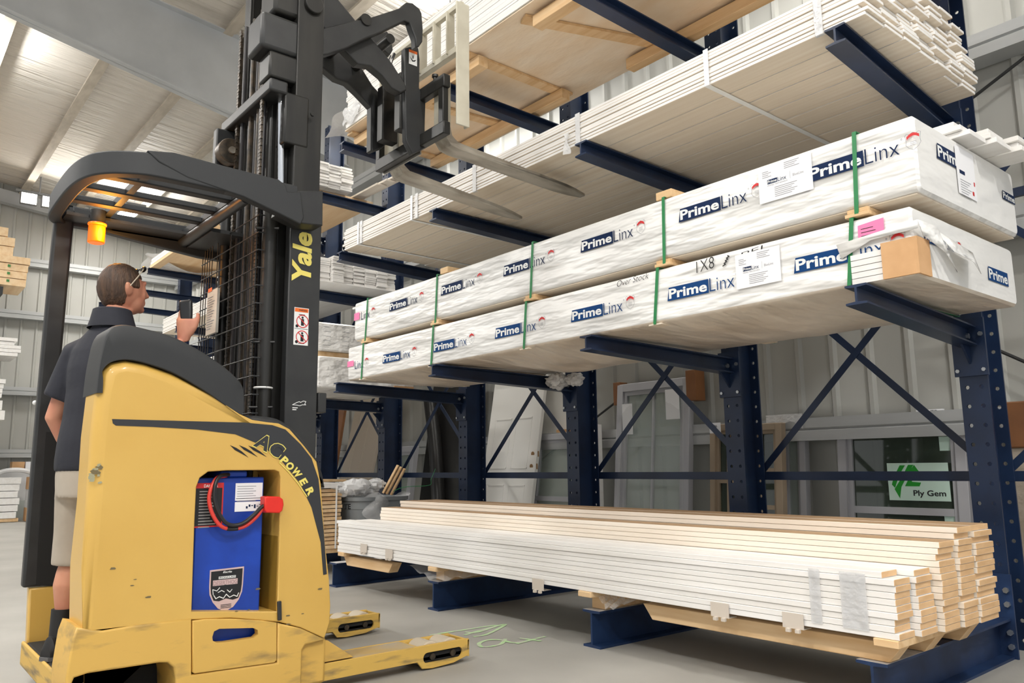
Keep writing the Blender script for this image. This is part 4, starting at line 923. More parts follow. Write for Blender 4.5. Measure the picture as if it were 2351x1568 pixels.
plate('guard_side_plate', YZ(rl, GX+.032), 'X', GX-.02, GX+.034, BLKP, gd, bev=.006)
plate('guard_foot', YZ([(655, 440), (738, 440), (737, 520), (690, 515), (640, 490)], GX), 'X', 2.76, GX+.02, BLK, gd, bev=.006)
plate('guard_side_plate', YZ([(165, 475), (250, 500), (380, 535), (470, 560), (545, 575), (560, 600), (500, 600), (455, 592), (300, 552), (165, 515)], FX), 'X', FX-.02, FX+.03, BLKP, gd, bev=.006)
for i, x in enumerate((2.64, 2.42, 2.20)):
    MB().box(x-.03, x+.03, -2.585, -1.86, GZ+.0, GZ+.03).build('guard_slat', BLKP, gd, bevel=.006)
for y in (-2.36, -1.93): MB().box(FX+.02, GX-.02, y-.016, y+.016, GZ+.005, GZ+.04).build('guard_crossbar', BLK, gd)
qa = at(562, 462, 'X', 2.82)
MB().tube([(2.84, qa.y, GZ-.03), (FX+.03, qa.y, GZ-.03)], .028, 14).build('guard_tube', BLK, gd)
MB().box(FX+.03, 2.3, qa.y+.02, -1.70, GZ-.06, GZ-.04).box(FX+.02, FX+.17, -2.55, qa.y, GZ-.02, GZ-.005).build('guard_panel', BLK, gd)
# rear post
pp = smooth_path([(FX+.005, -2.53, GZ+.05), (FX+.005, -2.535, 2.2), (FX+.0, -2.54, 1.7), (FX-.02, -2.54, 1.2), (FX-.02, -2.54, .45)], 6)
m = MB(); rg = []
for p in pp: rg.append([(p.x-.03, p.y-.045, p.z), (p.x+.03, p.y-.045, p.z), (p.x+.03, p.y+.045, p.z), (p.x-.03, p.y+.045, p.z)])
m.loft(rg).build('guard_post', BLK, tr, bevel=.015, seg=3)
q = at(93, 925, 'X', 1.8); MB().ball((1.80, -2.585, q.z), .012, 10, 6).build('post_knob', DEC, tr)
# beacon
bc = at(222, 536, 'X', 2.05)
bx_, by_, bz_ = bc.x, bc.y, bc.z
be = MB().cyl((bx_, by_, bz_-.052), (bx_, by_, bz_+.04), .040, 24).cyl((bx_, by_, bz_+.04), (bx_, by_, bz_+.054), .045, 24).build('beacon_lens', BEAC, tr, bevel=.006)
MB().cyl((bx_, by_, bz_+.052), (bx_, by_, GZ+.02), .036, 16).build('beacon_base', BLK, be)
pl = bpy.data.lights.new('beacon_light', 'POINT'); pl.energy = 6; pl.color = (1, .42, .05); pl.shadow_soft_size = .05
po = bpy.data.objects.new('beacon_light', pl); COL.objects.link(po); po.location = (bx_+.07, by_+.03, bz_); attach(po, be)

# ---- reach carriage
def zp(pts, X): return YZ([(740+x/4.3556, y/4.3556) for x, y in pts], X)
link2 = [(330, 205), (410, 200), (780, 80), (805, 50), (840, 25), (900, 32), (970, 90), (992, 135), (1005, 300), (1000, 420), (965, 470), (930, 470), (925, 380), (890, 290), (870, 225), (820, 212), (600, 320), (420, 392), (250, 480), (60, 545), (-60, 560), (-60, 300)]
plate('scissor_arm', zp(link2, 2.63), 'X', 2.58, 2.635, BLK, tr, bev=.008)
link1 = [(-60, -160), (80, -160), (160, 0), (330, 205), (480, 375), (600, 510), (700, 640), (830, 850), (840, 905), (780, 930), (690, 880), (600, 760), (480, 660), (350, 640), (200, 480), (-60, 200)]
plate('scissor_arm', zp(link1, 2.56), 'X', 2.50, 2.565, BLK, tr, bev=.008)
link3 = [(-60, 545), (40, 540), (250, 500), (380, 660), (500, 855), (560, 920), (690, 955), (690, 1395), (600, 1480), (505, 1515), (485, 1500), (488, 1070), (350, 925), (250, 830), (140, 790), (20, 690), (-60, 620)]
plate('scissor_arm', zp(link3, 2.16), 'X', 2.10, 2.165, BLK, tr, bev=.008)
plate('scissor_bracket', zp([(460, 385), (640, 318), (680, 370), (700, 505), (670, 560), (600, 500)], 2.2), 'X', 2.16, 2.21, BLK, tr, bev=.006)
q = at(833, 52, 'X', 2.6); MB().cyl((2.1, q.y, q.z), (2.645, q.y, q.z), .035, 18).build('scissor_pivot', BLKM, tr)
q = at(905+10, 140, 'X', 2.4); MB().cyl((2.14, -1.02, q.z), (2.6, -1.02, q.z), .03, 16).build('scissor_pivot', BLKM, tr)
CY = -.74
def cp(x, y, Y=CY): return at(740+x/4.3556, y/4.3556, 'Y', Y)
# inner vertical frame (mast-like column of the carriage)
a = cp(690, 900); b = cp(1020, 900)
for xx in (2.24, 2.45):
    MB().box(xx-.035, xx+.035, CY-.14, CY-.025, at(900, 345, 'Y', CY).z, 3.42).build('carriage_rail', BLKM, tr, bevel=.006)
plate('carriage_plate', zp([(820, 485), (870, 470), (958, 480), (972, 600), (966, 880), (1030, 1010), (1022, 1290), (1030, 1480), (900, 1540), (830, 1400), (820, 860)], 2.52), 'X', 2.48, 2.525, BLK, tr, bev=.006)
MB().tube(smooth_path([(2.44, CY-.16, 3.55), (2.44, CY-.19, 3.45), (2.44, CY-.17, 3.33)], 5), .012, 8).tube(smooth_path([(2.40, CY-.16, 3.55), (2.40, CY-.19, 3.45), (2.40, CY-.17, 3.33)], 5), .012, 8).build('hose', CHR, tr)
d = Decal(); a = zp([(865, 635)], 2.527)[0]; b = zp([(948, 540)], 2.527)[0]; w_, h = b[0]-a[0], b[1]-a[1]+.0
d.rect(a[0], b[0], a[1], b[1]+.012, DEC, 1); d.rect(a[0], b[0], b[1]-.006, b[1]+.012, DECO, 2)
d.poly([(a[0]+w_*x, a[1]+h*y) for x, y in ((.1, .6), (.5, .35), (.9, .5), (.7, .3), (.4, .25))], DECK, 2).rect(a[0]+w_*.45, a[0]+w_*.55, a[1]+h*.5, a[1]+h*.75, DECK, 2); d.build('warning_decal', tr, (2.5255, 0, 0), '+X')
# fork carriage: two bars and side plates, in a plane across the truck
zt = cp(1250, 740).z; zbm = cp(1200, 1340).z
xl, xr = cp(560, 1540).x, cp(1335, 800).x
zl, zr = at(1030, 292, 'Y', CY).z, at(1047, 165, 'Y', CY).z; print('zl', zl, zr)
fc = MB().box(1.98, 2.78, CY-.02, CY+.03, zr-.05, zr+.03).box(1.98, 2.78, CY-.02, CY+.03, zl-.03, zl+.05).build('fork_carriage', BLKM, tr, bevel=.006)
for xx in (2.0, 2.74): MB().box(xx-.025, xx+.025, CY-.015, CY+.026, zl, zr).build('carriage_side', BLKM, fc, bevel=.005)
MB().box(1.99, 2.45, CY+.032, CY+.04, zl-.045, zl-.01).build('carriage_scale', mat('bare_steel', (170, 166, 158), .4, .7), fc)
MB().cyl((2.66, CY, zr+.03), (2.66, CY, zr+.06), .012, 10).cyl((2.66, CY, zr+.055), (2.66, CY, zr+.07), .02, 12).build('lock_pin', BLKM, fc)
# forks
def fork(xc, heel, tip, w_=.125):
    t0, t1 = .042, .014; zh, zt_ = heel[1], tip[1]; y0, y1 = CY+.035, tip[0]
    pr = [(y0, zr+.02), (y0+.034, zr+.02), (y0+.036, zh+.13), (y0+.05, zh+.075), (y0+.09, zh+.046), (y0+.16, zh+.040)]
    n = 10
    top = [(y0+.16+(y1-y0-.16)*i/n, (zh+.040)+(zt_+.022-zh-.040)*i/n) for i in range(1, n+1)]
    bot = [(y1, zt_+.002)]+[(y1-(y1-y0-.10)*i/n, zt_+(zh-zt_)*i/n) for i in range(1, n+1)]
    bot += [(y0+.04, zh+.012), (y0+.004, zh+.06)]
    pts = pr+top+bot; N = len(pts); m = MB()
    vs = []
    for s in (-1, 1):
        for (y, z) in pts:
            q = w_/2*(1 if y < y1-.28 else max(.36, 1-.64*((y-(y1-.28))/.28)**2)); vs.append((xc+s*q, y, z))
    m.add(vs, [tuple(range(N))[::-1], tuple(range(N, 2*N))]+[(i, (i+1) % N, N+(i+1) % N, N+i) for i in range(N)])
    bm_ = m.build('fork', STEEL, tr, bevel=.004); 
    MB().box(xc-.064, xc+.064, y0-.001, y0+.037, zh+.13, zr+.022).build('fork_shank', CREAM, bm_, bevel=.004)
    return bm_
h1 = at(1030, 347, 'X', 2.66); t1 = at(1338, 452, 'X', 2.66); fork(2.66, (h1.y, h1.z-.0), (t1.y, t1.z-.004))
h1 = at(893, 400, 'X', 2.12); t1 = at(1195, 503, 'X', 2.12); fork(2.12, (h1.y, h1.z-.012), (t1.y, t1.z-.006))
# load backrest
LY = -.655
def lp_(x, y): return at(740+x/4.3556, y/4.3556, 'Y', LY)
a = lp_(1400, 40); b = lp_(1380, 1275); xr = lp_(1400, 600).x
bk = thing if 0 else None
zt0 = a.z; zb0_ = b.z
br = MB().box(xr, xr+.012, LY-.05, LY+.045, zb0_+.0, zt0).box(xr-.03, xr, LY+.03, LY+.042, zb0_, zt0).build('load_backrest', CREAM, tr, bevel=.004)
p = lp_(1005, 340); q = lp_(985, 760); xl2 = lp_(1000, 560).x
MB().box(xl2, xr, LY-.015, LY+.015, p.z-.015, p.z+.015).build('backrest_rail', CREAM, br, bevel=.003); MB().box(xl2, xr, LY-.02, LY+.02, q.z-.02, q.z+.02).build('backrest_rail', CREAM, br, bevel=.003)
for f in (0, .36, .70): 
    xx = xl2+(xr-xl2)*f; MB().box(xx, xx+.012, LY-.03, LY+.03, q.z, p.z).build('backrest_bar', CREAM, br, bevel=.002)
MB().box(1.93, xl2, LY-.015, LY+.015, p.z-.015, p.z+.015).box(1.93, xl2, LY-.02, LY+.02, q.z-.02, q.z+.02).box(1.92, 1.935, LY-.05, LY+.045, zb0_, zt0).build('backrest_rail', CREAM, br, bevel=.003)

# ================================================================== things leaning on the back wall
def lean(o_or_t): return o_or_t
BY = WY-.12
def framed(name, label, cat, x0, x1, z1, fw, m, panes=(1, 1), bar=.02, y=None, tilt=.10, glass=GLASS, depth=.07, sill=None, z0=0.0, group=None):
    """window or glazed door leaning on the wall: z1 height, tilt = foot distance"""
    y = BY if y is None else y; t = thing(name, label, cat, ((x0+x1)/2, y-tilt, z0), group)
    sh = lambda z: y-tilt*(1-z/z1)
    def sbox(mb, xa, xb, za, zb_, da, db):
        return mb.add([(xa, sh(za)+da, za), (xb, sh(za)+da, za), (xb, sh(za)+db, za), (xa, sh(za)+db, za), (xa, sh(zb_)+da, zb_), (xb, sh(zb_)+da, zb_), (xb, sh(zb_)+db, zb_), (xa, sh(zb_)+db, zb_)],
                      [(3, 2, 1, 0), (4, 5, 6, 7), (0, 1, 5, 4), (1, 2, 6, 5), (2, 3, 7, 6), (3, 0, 4, 7)])
    m_ = MB(); sbox(m_, x0, x0+fw, z0, z1, -depth, 0); sbox(m_, x1-fw, x1, z0, z1, -depth, 0); sbox(m_, x0+fw, x1-fw, z1-fw, z1, -depth, 0); sbox(m_, x0+fw, x1-fw, z0, z0+fw, -depth, 0)
    m_.build('frame', m, t, bevel=.004)
    m_ = MB(); q = fw*.55
    for xa in (x0+fw, x1-fw-q): sbox(m_, xa, xa+q, z0+fw, z1-fw, -depth*.7, -.01)
    sbox(m_, x0+fw+q, x1-fw-q, z1-fw-q, z1-fw, -depth*.7, -.01)
    m_.build('sash', m, t, bevel=.003)
    nx, nz = panes; xs = [x0+fw+q+(x1-x0-2*fw-2*q)*i/nx for i in range(nx+1)]; zs = [z0+fw+(z1-z0-2*fw-q)*i/nz for i in range(nz+1)]
    for i in range(1, nx): sbox(MB(), xs[i]-bar/2, xs[i]+bar/2, z0+fw, z1-fw-q, -depth*.65, -.012).build('muntin', m, t)
    for i in range(1, nz): sbox(MB(), xs[0], xs[-1], zs[i]-bar/2, zs[i]+bar/2, -depth*.66, -.013).build('muntin', m, t)
    sbox(MB(), xs[0], xs[-1], z0+fw, z1-fw-q, -depth*.4, -depth*.3).build('glass', glass, t)
    return t, sh
X = lambda x, y=1050, Y=BY: at(x, y, 'Y', Y).x
# big double hung window with the sticker
zt = at(2075, 955, 'Y', BY).z; x0, x1 = X(1937, 1060), X(2232, 1060)
t, sh = framed('boxed_window', 'white double hung window with a green and white sticker on its glass, leaning by the right upright', 'window', x0, x1, zt, .07, VING, (1, 2), .05, glass=GLASSD)
yy = sh(.72)-.034
a = at(2043, 1148, 'Y', yy); b = at(2176, 1062, 'Y', yy); d = Decal(); w_, h = b.x-a.x, b.z-a.z
P = lambda pts: [(a.x+w_*x, a.z+h*y) for x, y in pts]
d.rect(a.x, b.x, a.z, b.z, MINT, 1)
d.poly(P([(.06, .42), (.10, .62), (.22, .94), (.31, .94), (.20, .68), (.11, .33)]), GREEN, 2); d.poly(P([(.10, .30), (.24, .62), (.36, .95), (.45, .95), (.34, .68), (.22, .36), (.18, .05)]), GREEN, 2)
d.poly(P([(.33, .70), (.46, .95), (.52, .80), (.58, .70), (.50, .58), (.42, .60), (.40, .50), (.55, .48), (.52, .38), (.28, .38), (.34, .55)]), GREEN, 2)
d.text('Ply Gem', a.x+w_*.41, a.z+h*.08, w_*.52, h*.20, DECK, 2, bold=.022); d.build('sticker', t, (0, yy, 0))
a = at(2158, 1035, 'Y', sh(1.15)-.032); d = Decal(); d.rect(a.x, a.x+.11, a.z, a.z+.10, MINT, 1); d.build('sticker', t, (0, sh(1.15)-.032, 0))
a = at(2170, 1203, 'Y', sh(.62)-.032); d = Decal(); d.rect(a.x, a.x+.11, a.z, a.z+.07, MINT, 1); d.build('sticker', t, (0, sh(.62)-.032, 0))
MB().box(x0+.6, x0+.78, BY-.03, BY+.01, zt, zt+.035).build('tag_card', PAPER, t)
d = Decal(); d.text('72', x0+.70, zt+.004, .05, .025, INK, 1); d.build('tag_print', t, (0, BY-.031, 0))
# white unit wrapped in film, and tan divided windows
framed('boxed_window', 'narrow white window unit with plastic over its top edge, between tan windows and the stickered one', 'window', X(1800, 1090), X(1862, 1090), at(1825, 962, 'Y', BY).z, .05, VING, y=BY+.02)
m = MB().grid(lambda u, v: (X(1785)+u*(X(1868)-X(1785)), BY-.135+.01*math.sin(9*u), at(1825, 955, 'Y', BY).z+.01-.10*v*(1+.4*math.sin(7*u))), 12, 4)
tag(m.build('plastic_film', FILMC), 'plastic sheet folded over the top of the narrow white window unit', 'plastic film')
zt = at(1780, 972, 'Y', BY-.14).z
framed('glazed_door', 'tan divided-light window leaning right of the second upright from the right', 'window', X(1742, 1100, BY-.14), X(1812, 1100, BY-.14), zt, .055, TAN, (1, 4), .035, y=BY-.14, glass=GLASSD, group='tan divided windows')
framed('glazed_door', 'tan divided window half hidden behind an upright, with a white tag on top', 'window', X(1648, 1100, BY-.1), X(1728, 1100, BY-.1), at(1670, 975, 'Y', BY-.1).z, .055, TAN, (2, 3), .035, y=BY-.11, glass=GLASSD, group='tan divided windows')
a = at(1635, 990, 'Y', BY-.2); t = tag(MB().box(a.x, a.x+.11, BY-.235, BY-.225, a.z-.02, a.z+.07).build('tag_card', PAPER), 'white paper tag with a number on the tan window', 'tag'); d = Decal(); d.text('6906', a.x+.01, a.z+.03, .07, .02, INK, 1); d.build('tag_print', t, (0, BY-.236, 0))
# tall film-wrapped door unit with cardboard corners
zt = at(1510, 876, 'Y', BY-.05).z
t, sh = framed('wrapped_door_unit', 'tall grey framed glass door unit in clear film with cardboard corner caps', 'door', X(1432, 1000, BY-.05), X(1600, 1000, BY-.05), zt, .075, VING, (2, 1), .02, y=BY-.05, tilt=.16)
x0, x1 = X(1432, 1000, BY-.05), X(1600, 1000, BY-.05)
MB().box(x0+.09, x0+.22, sh(zt-.4)-.075, sh(zt-.4)-.07, zt-.5, zt-.2).box(x1-.26, x1-.10, sh(zt-.4)-.075, sh(zt-.4)-.07, zt-.38, zt-.1).build('paper_label', PAPER, t)
MB().box(x0-.06, x0+.03, BY-.12, BY+.0, zt-.2, zt+.03).build('cardboard_cap', BRNC, t, bevel=.004); MB().box(x1-.03, x1+.08, BY-.14, BY+.0, zt-.22, zt+.06).build('cardboard_cap', BRNC, t, bevel=.004)
MB().grid(lambda u, v: (x0+.05+(x1-x0-.1)*u, sh(.12+(zt-.3)*v)-.085-.012*math.sin(11*u+6*v)*math.sin(5*v+2), .12+(zt-.3)*v), 16, 20).build('clear_film', mat('thin_film', (225, 228, 225), .12, alpha=.14, bump=.8, bscale=(9, 9, 7), bdist=.03), t)
# wood uprights beside it
for i, (px, wd, m_, zz) in enumerate(((1376, .07, PAPER, 1.02), (1392, .06, BRNC, .98), (1405, .06, WHB, 1.06))):
    tag(MB().box(X(px), X(px)+wd, BY-.20-.03*i, BY-.14-.03*i, 0, at(px, 985-6*i, 'Y', BY-.2).z).build('upright_stick', m_ if i != 0 else WHB, bevel=.003), ('pale', 'brown', 'white-topped')[i]+' narrow wooden piece standing left of the film-wrapped door unit', 'lumber', 'sticks by the wrapped door')
# grey window behind the third upright
zt = at(1270, 998, 'Y', BY-.05).z
framed('boxed_window', 'grey wooden framed window leaning beside the white door', 'window', X(1240, 1080, BY-.05), X(1345, 1080, BY-.05), zt, .06, VING, (1, 2), .05, y=BY-.05, tilt=.2)
a = at(1285, 1000, 'Y', BY-.05); tag(MB().box(a.x, a.x+.16, BY-.10, BY-.03, zt+.002, zt+.05).build('wood_offcut', CARD, bevel=.003), 'short wood offcut on top of the grey framed window', 'wood block')
# white panel door with two bores
def slab_door(label, xl, xr, h, y, tilt, m, knobs='R', z0=0, panel=None, th=.045):
    t = thing('door_slab', label, 'door', ((xl+xr)/2, y, z0)); sh = lambda z: y-tilt*(1-z/h)
    def sb(xa, xb, za, zb_, da, db): return MB().add([(xa, sh(za)+da, za), (xb, sh(za)+da, za), (xb, sh(za)+db, za), (xa, sh(za)+db, za), (xa, sh(zb_)+da, zb_), (xb, sh(zb_)+da, zb_), (xb, sh(zb_)+db, zb_), (xa, sh(zb_)+db, zb_)], [(3, 2, 1, 0), (4, 5, 6, 7), (0, 1, 5, 4), (1, 2, 6, 5), (2, 3, 7, 6), (3, 0, 4, 7)])
    sb(xl, xr, z0, h, -th, 0).build('slab', m, t, bevel=.003); return t, sh, sb
xr = X(1205, 1050, 2.3); t, sh, sb = slab_door('white panel door slab with two round lock bores, leaning between two uprights', xr-.91, xr, 2.03, BY-.06, .35, DOORW)
for za, zb_ in ((.22, .80), (.98, 1.55)):
    for xa, xb in ((xr-.80, xr-.50), (xr-.42, xr-.14)):
        for q in ((xa, xb, za, za+.012), (xa, xb, zb_-.012, zb_), (xa, xa+.012, za, zb_), (xb-.012, xb, za, zb_)): sb(*q, -.049, -.044).build('panel_moulding', DOORW, t)
for z in (1.0, 1.135): MB().cyl((xr-.065, sh(z)-.047, z), (xr-.065, sh(z)-.045, z), .027, 18).build('lock_bore', mat('bore_wood', (160, 124, 84), .7), t)
for z in (1.0, 1.135): MB().box(xr+.0002, xr+.001, sh(z)-.032, sh(z)-.012, z-.03, z+.03).build('edge_plate', mat('bore_wood', (160, 124, 84)), t)
# tall bright panels behind it
xl = X(1232, 950, WY-.08); t, sh, sb = slab_door('tall plain white door slab standing against the wall behind the grey window', xl, xl+.55, 2.03, WY-.07, .03, DOORW)
sb(xl+.10, xl+.11, .1, 1.95, -.048, -.044).build('panel_moulding', DOORW, t)
# dark sheets and beige door in the next bays
p = at(1035, 1000, 'Y', 2.3); t, sh, sb = slab_door('black glossy sheet leaning behind the blue cross brace', X(965, 1050, 2.3), X(1062, 1050, 2.3), 2.1, 2.55, .3, BLKS)
pts = [Vector((X(985, 930, 2.35), 2.35, 1.95)), Vector((X(1000, 1030, 2.3), 2.3, 1.2)), Vector((X(1010, 1120, 2.2), 2.2, .3))]
tag(MB().tube(smooth_path(pts, 8), .085, 18).build('dark_roll', BLKS), 'thick dark roll standing in front of the black glossy sheet', 'roll')
framed('boxed_window', 'grey framed window leaning in front of the dark roll', 'window', X(900, 1090, 2.15), X(962, 1090, 2.15), at(945, 1025, 'Y', 2.15).z, .07, VING, y=2.15, tilt=.15)
xl = X(805, 1020, 2.3); t, sh, sb = slab_door('beige panel door leaning behind the thin dark cross brace, left of the blue upright', xl, xl+.85, 2.05, 2.45, .45, DOORB)
for xa in (.22, .5): sb(xl+xa, xl+xa+.008, .3, 1.9, -.049, -.044).build('panel_moulding', DOORB, t)
MB().ball((xl+.10, sh(.62)-.075, .62), .025, 12, 8).build('knob', BLK, t)
xl = X(780, 1000, 2.5); slab_door('narrow brown board leaning left of the beige door', xl-.14, xl+.05, 2.0, 2.6, .3, BRNC)
# right edge: brown paper and plastic wrapped unit
xl = X(2312, 1000, 2.4); t = thing('wrapped_unit', 'tall unit wrapped in brown paper above and plastic below at the right edge', 'wrapped unit', (xl+.5, 2.5, 0))
MB().box(xl, xl+1.1, 2.42, 2.5, .02, at(2320, 1030, 'Y', 2.42).z).build('plastic_wrapped_part', mat('dusty_plastic', (176, 164, 150), .35, 0, (150, 138, 122), (5, 5, 5), bump=.7, bscale=(12, 12, 12), bdist=.02), t); MB().box(xl-.02, xl+1.12, 2.40, 2.52, at(2320, 1029, 'Y', 2.40).z, at(2320, 922, 'Y', 2.40).z).build('paper_cap', BRNC, t, bevel=.01)

# ================================================================== bin of waste, siding bundle
bx, by = -.95, .55
c = at(818, 1140, 'X', -.8); zr_ = c.z; by = c.y
bn = thing('waste_bin', 'grey plastic bin overflowing with film and offcuts behind the left end of the floor stack', 'bin', (-.8, by, .0))
m = MB(); rings = []
for z, s in ((.02, .80), (zr_-.30, .9), (zr_-.12, .93), (zr_-.115, .97), (zr_-.04, .98), (zr_-.035, 1.04), (zr_, 1.05), (zr_, 1.0), (zr_-.2, .92)):
    rings.append([(-.8+.30*s*x, by+.17+.30*s*y, z) for x, y in rrect(-1, 1, -1, 1, .5, 5)])
m.loft(rings, caps=False).build('bin_body', BINM, bn)
MB().box(-1.0, -.6, by+.0, by+.36, zr_-.2, zr_-.19).build('bin_fill', FILMC, bn)
d = Decal(); ty = at(784, 1150, 'X', -.517).y; d.text('TE', ty+.02, zr_-.105, .07, .05, DECK, 1, bold=.03); d.build('bin_text', bn, (-.8+.298, 0, 0), '+X')
rr = random.Random(5)
for i, (px, py, s) in enumerate(((795, 1125, .10), (820, 1118, .12), (845, 1126, .09), (862, 1112, .08), (780, 1118, .07))):
    p = at(px, py, 'X', -.75+.06*(i % 2)); m = MB()
    def blob(u, v, p=p, s=s, i=i):
        th_, ph = math.pi*v, 2*math.pi*u; dd = Vector((math.sin(th_)*math.cos(ph), math.sin(th_)*math.sin(ph), math.cos(th_))); k = 1+.35*mnoise.noise(dd*2.6+Vector((i*7, 0, 0)))
        return p+Vector((dd.x*s*k, dd.y*s*k*1.2, dd.z*s*.7*k))
    m.grid(blob, 20, 12); tag(m.build('crumpled_film', FILMC), 'crumpled white film heaped in the grey bin, %s from the left' % ('second', 'third', 'fourth', 'fifth', 'first')[i], 'plastic film', 'crumpled film in the bin')
p = at(880, 1150, 'X', -.55); m = MB().grid(lambda u, v: (p.x+.08*math.sin(6*u)+.08*v, p.y-.22+.5*u+.04*math.sin(9*v), p.z+.04-.30*v*(.6+.4*math.sin(5*u+1))+.05*math.sin(8*u)), 16, 10)
tag(m.build('plastic_film', FILM), 'clear film hanging over the right side of the grey bin', 'plastic film')
for i, (a, b) in enumerate((((880, 1132), (914, 1068)), ((888, 1134), (921, 1072)), ((898, 1136), (929, 1076)))):
    tag(MB().bar(at(a[0], a[1], 'X', -.62), at(b[0], b[1], 'X', -.50), .035, .022).build('wood_stick', PINE, bevel=.002), ('left', 'middle', 'right')[i]+' of the three pine sticks poking out of the bin', 'stick', 'sticks in the bin')
p = smooth_path([at(x, y, 'X', -.45) for x, y in ((903, 1128), (930, 1118), (985, 1114), (990, 1100), (1000, 1076))], 6)
tag(MB().tube(p, .003, 6).build('strap_offcut', GRN), 'thin green strap offcut curling from the bin', 'strap')
sb_ = thing('siding_bundle', 'bundle of stacked wood shingles bound with white tape between the truck and the bin', 'lumber bundle', (-1.0, -.05, 0))
a = at(750, 1232, 'X', -.72); b = at(785, 1120, 'X', -.72); y0, y1 = a.y-.25, b.y-.0
MB().box(-1.9, -.72, y0, y1, .2, .24).build('pallet', PINE, sb_); n = 15; rr = random.Random(6); z0 = .242; hh = (b.z-z0)/n
for i in range(n): MB().box(-1.9, -.72+rr.uniform(-.02, .02), y0, y1+rr.uniform(-.015, .01), z0+hh*i, z0+hh*(i+.8)).build('shingle_layer', PINE if i % 2 else PLY, sb_)
for yy in (y1-.07, y1-.28): MB().box(-.695, -.692, yy-.008, yy+.008, z0, b.z).build('strap', TAPE, sb_)
MB().box(-1.6, -.7, y0-.05, y1+.0, b.z+.002, b.z+.05).build('top_board', WHB, sb_); MB().box(-1.8, -1.2, y1-.12, y1+.3, b.z+.052, b.z+.075).build('top_board', PINE, sb_)

# ================================================================== rack and goods in front of the end wall
rk = thing('end_wall_rack', 'dark cantilever rack in front of the far end wall, at the left edge', 'rack', (-12.4, -1.5, 0))
AX_ = -11.6
def epx(x, y, c=AX_): return at(x, y, 'X', c)
for yy in (-1.36, -3.0):
    MB().box(-13.4, -13.25, yy-.07, yy+.07, 0, 5.6).build('upright', BLK, rk)
    for zc_ in (epx(25, 660).z, epx(14, 818).z, 1.7):
        MB().box(-13.25, AX_+.03, yy-.05, yy+.05, zc_-.16, zc_-.005).build('arm', BLK, rk)
def estack(label, y1px, ytop, ybot, layers, m, under=None, X0=AX_, dx=-1.0, jit=.03, tagc=None, group=None):
    a = epx(y1px, ytop, X0); b = epx(y1px, ybot, X0); t = thing('lumber_stack', label, 'lumber bundle', (X0-.5, a.y-1, b.z), group); n = layers; h = (a.z-b.z)/n; rr = random.Random(layers)
    for i in range(n): MB().box(X0+dx, X0+rr.uniform(-.02, .01), a.y-3.2, a.y+rr.uniform(-jit, jit), b.z+h*i+.002, b.z+h*(i+.93)).build('board', m, t)
    return t, a, b
t, a, b = estack('pale lumber with green end marks on the end wall rack, above the dark arm', 68, 592, 660, 4, PLY)
d = Decal(); zz = [b.z+(a.z-b.z)*(k+.4)/4 for k in range(3)]
for z_ in zz: d.rect(a.y-.36, a.y-.31, z_, z_+.05, mat('stamp_green', (70, 130, 70), .6), 1)
d.build('end_stamp', t, (AX_+.012, 0, 0), '+X')
estack('ragged pale lumber unit on top of the stamped lumber at the left edge', 34, 524, 588, 3, PLY, jit=.12, dx=-.9)
estack('splayed white boards on the second arm of the end wall rack', 36, 776, 818, 5, WHB, jit=.12)
estack('upper white carton stack on the end wall rack', 11, 870, 913, 4, WHB); estack('lower white carton stack on the end wall rack', 10, 918, 964, 2, WHB)
# window stock on the floor by the end wall
fx = -13.2
def fp(x, y): return at(x, y, 'X', fx)
a = fp(40, 1190); 
t = thing('arched_window', 'white arched window frame leaning by the end wall behind the lumber stack', 'window', (fx, fp(40, 1100).y, 0))
arc = smooth_path([fp(x, y) for x, y in ((-40, 1110), (0, 1085), (35, 1079), (65, 1083), (90, 1096), (110, 1120), (118, 1150))], 5)
MB().tube(arc, .05, 8).build('frame', VIN, t); MB().box(fx-.03, fx+.0, fp(-60, 1100).y, fp(118, 1150).y, .06, fp(0, 1150).z).build('glass', GLASS, t)
t = thing('board_stack', 'low stack of white boards wrapped in film on the floor at the far left', 'lumber bundle', (-12.8, fp(10, 1150).y, 0))
y1 = at(41, 1130, 'X', -12.7).y; zt = at(20, 1095, 'X', -12.7).z
for i in range(6): MB().box(-13.1, -12.7, y1-1.6, y1+.02*(i % 3), .08+(zt-.08)*i/6, .08+(zt-.08)*(i+.9)/6).build('board', WHB, t)
MB().box(-13.1, -12.72, y1-1.6, y1+.05, .01, .075).build('pallet', PINE, t)
y0 = at(60, 1185, 'X', -12.6).y; y1 = at(84, 1185, 'X', -12.6).y; zt = at(70, 1095, 'X', -12.6).z
t = thing('film_wrapped_carton', 'upright carton wrapped in film beside the white board stack, cardboard top and foot', 'carton', (-12.7, (y0+y1)/2, 0))
MB().box(-12.95, -12.6, y0, y1, .01, .28).build('cardboard_foot', CARD, t); MB().box(-12.95, -12.6, y0, y1, zt-.25, zt).build('cardboard_top', CARD, t); MB().box(-12.94, -12.61, y0+.005, y1-.005, .281, zt-.251).build('film_wrapped_part', FILMC, t)
y0 = at(27, 1075, 'X', -13.4).y; y1 = at(57, 1075, 'X', -13.4).y
p = at(27, 1078, 'X', -13.5); q = at(57, 1060, 'X', -13.5)
t = tag(MB().box(-13.9, -13.5, p.y-3, q.y+2.2, 0, p.z-.02).build('storage_shelf', VIN), 'long white low stock stand along the end wall', 'shelf')
tag(MB().box(-13.8, -13.5, p.y, q.y, p.z-.018, q.z).build('carton', CARD), 'small brown carton on the white stock stand by the end wall', 'carton')
tag(MB().box(-13.8, -13.5, q.y+.02, q.y+.5, p.z-.018, q.z).build('carton', PAPER), 'white carton beside the brown carton by the end wall', 'carton')

